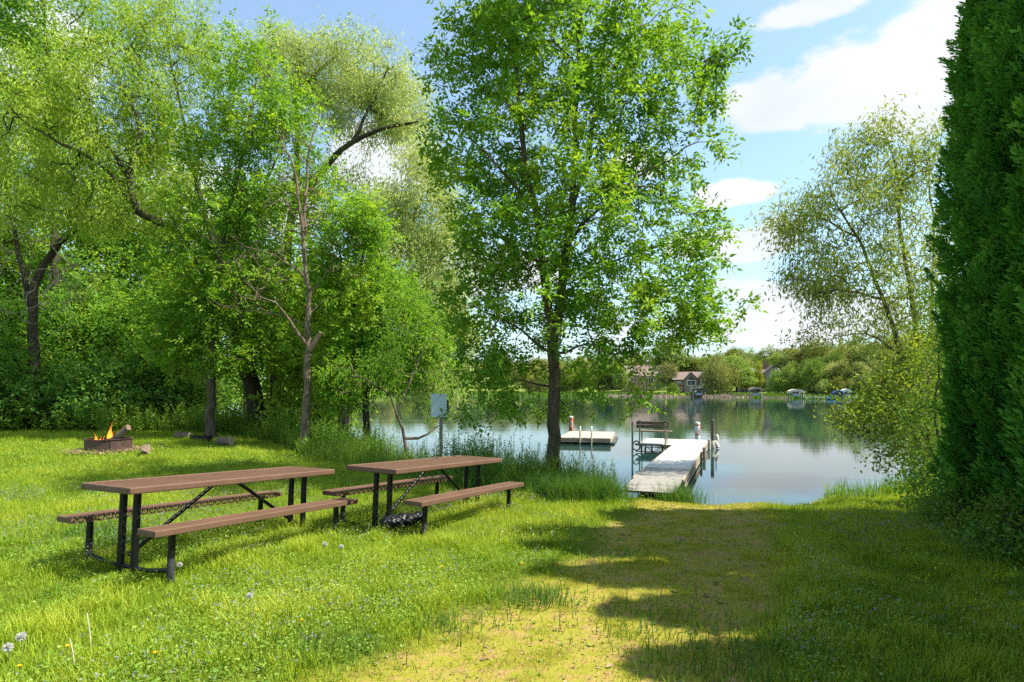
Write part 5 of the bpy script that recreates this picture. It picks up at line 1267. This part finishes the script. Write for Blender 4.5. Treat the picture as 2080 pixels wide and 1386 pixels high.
# ------------------------------------------------------------------ sky, sun, camera
EL,AZ=R(56),R(-3)      # sun on the right, just on the camera's side
w=bpy.data.worlds.new('World'); S.world=w; w.use_nodes=True; nt=w.node_tree; nt.nodes.clear()
sky=nt.nodes.new('ShaderNodeTexSky'); sky.sky_type='NISHITA'; sky.sun_disc=False; sky.sun_elevation=EL; sky.sun_rotation=pi/2-AZ
sky.air_density=1.0; sky.dust_density=1.2; sky.ozone_density=1.4
tc=nt.nodes.new('ShaderNodeTexCoord'); sx=nt.nodes.new('ShaderNodeSeparateXYZ'); L(nt,tc.outputs['Generated'],sx.inputs[0])
az=math_(nt,'ARCTAN2',sx.outputs[0],sx.outputs[1]); el=math_(nt,'ARCSINE',sx.outputs[2])
CL=[(1830,190,250,125,1.2),(1570,225,150,70,1.1),(1910,90,170,100,1.2),(1700,185,150,75,1.2),(1487,398,95,36,1.),(1560,500,110,48,.95),(1420,500,80,35,.8),(1640,25,110,20,.45),(1560,660,330,60,.8),(780,335,150,75,1.),(1300,330,60,30,.5),(400,430,260,150,.9),(100,150,130,200,.8),(1560,600,160,40,.7),(1000,560,180,80,.8)]
tot=None
for px,py,rx_,ry_,st_ in CL:
    a0=math.atan((px-1040)/FPX); e0=math.atan2((HY-py)/FPX,math.hypot(1,(px-1040)/FPX)); c=math.cos(a0); ra=rx_/FPX*c*c*1.05; re=ry_/FPX*c*1.0
    u=math_(nt,'DIVIDE',math_(nt,'SUBTRACT',az,a0),ra); v=math_(nt,'DIVIDE',math_(nt,'SUBTRACT',el,e0),re)
    v=math_(nt,'MULTIPLY',v,math_(nt,'MULTIPLY_ADD',math_(nt,'LESS_THAN',v,0.),.35,1.))
    q=math_(nt,'MULTIPLY',math_(nt,'SUBTRACT',1.,math_(nt,'SQRT',math_(nt,'ADD',math_(nt,'MULTIPLY',u,u),math_(nt,'MULTIPLY',v,v)))),st_)
    tot=q if tot is None else math_(nt,'MAXIMUM',tot,q)
mp=nt.nodes.new('ShaderNodeMapping'); mp.inputs['Scale'].default_value=(1,1,1.9); L(nt,tc.outputs['Generated'],mp.inputs[0])
n1=noise(nt,5.5,10,.6,mp.outputs[0],.15); n2=noise(nt,2.2,6,.6,mp.outputs[0])
dens=math_(nt,'ADD',tot,math_(nt,'MULTIPLY',math_(nt,'SUBTRACT',n1,.5),2.3))
# scattered cloud elsewhere in the sky
bg=math_(nt,'MULTIPLY',math_(nt,'SUBTRACT',n2,.56),2.2); dens=math_(nt,'MAXIMUM',dens,math_(nt,'MULTIPLY',bg,math_(nt,'LESS_THAN',sx.outputs[1],.1)))
mr=nt.nodes.new('ShaderNodeMapRange'); mr.interpolation_type='SMOOTHSTEP'; mr.inputs[1].default_value=-.06; mr.inputs[2].default_value=.34; L(nt,dens,mr.inputs[0])
hz=nt.nodes.new('ShaderNodeMapRange'); hz.interpolation_type='SMOOTHSTEP'; hz.inputs[1].default_value=.34; hz.inputs[2].default_value=-.02; L(nt,el,hz.inputs[0])
skyc=mix(nt,math_(nt,'MULTIPLY_ADD',hz.outputs[0],.46,.12),mix(nt,1.,sky.outputs[0],SKYT,'MULTIPLY'),(CLB*.76,CLB*.93,CLB*1.04))
shade=ramp(nt,noise(nt,5.,5,.5,mp.outputs[0]),[(.33,(CLB*.84,CLB*.90,CLB*.96)),(.58,(CLB,CLB*1.01,CLB*1.02))])
fin=mix(nt,math_(nt,'MULTIPLY',mr.outputs[0],.94),skyc,shade)
bgn=nt.nodes.new('ShaderNodeBackground'); L(nt,fin,bgn.inputs[0]); bgn.inputs[1].default_value=SKYS
ow=nt.nodes.new('ShaderNodeOutputWorld'); L(nt,bgn.outputs[0],ow.inputs[0])
sd=bpy.data.lights.new('sun','SUN'); sd.energy=SUNE; sd.angle=R(.53); sd.color=(1,.955,.86); so=bpy.data.objects.new('sun',sd); COL.objects.link(so)
so.rotation_euler=Vector((math.cos(EL)*math.cos(AZ),math.cos(EL)*math.sin(AZ),math.sin(EL))).to_track_quat('Z','Y').to_euler(); so.location=(30,0,40)
cd=bpy.data.cameras.new('camera'); co=bpy.data.objects.new('camera',cd); COL.objects.link(co); co.location=(0,0,CAMZ); co.rotation_euler=(pi/2,0,0)
cd.sensor_width=36; cd.lens=36*FPX/2080; cd.shift_y=(HY-693)/2080; cd.clip_end=3000; cd.clip_start=.05
S.camera=co
S.view_settings.view_transform='Standard'; S.view_settings.look='None'; S.view_settings.exposure=EXPO; S.view_settings.gamma=1
c=S.cycles; c.max_bounces=8; c.diffuse_bounces=4; c.glossy_bounces=3; c.transmission_bounces=4; c.transparent_max_bounces=8; c.use_denoising=False; c.denoiser='OPENIMAGEDENOISE'
c.caustics_reflective=False; c.caustics_refractive=False; c.sample_clamp_indirect=6
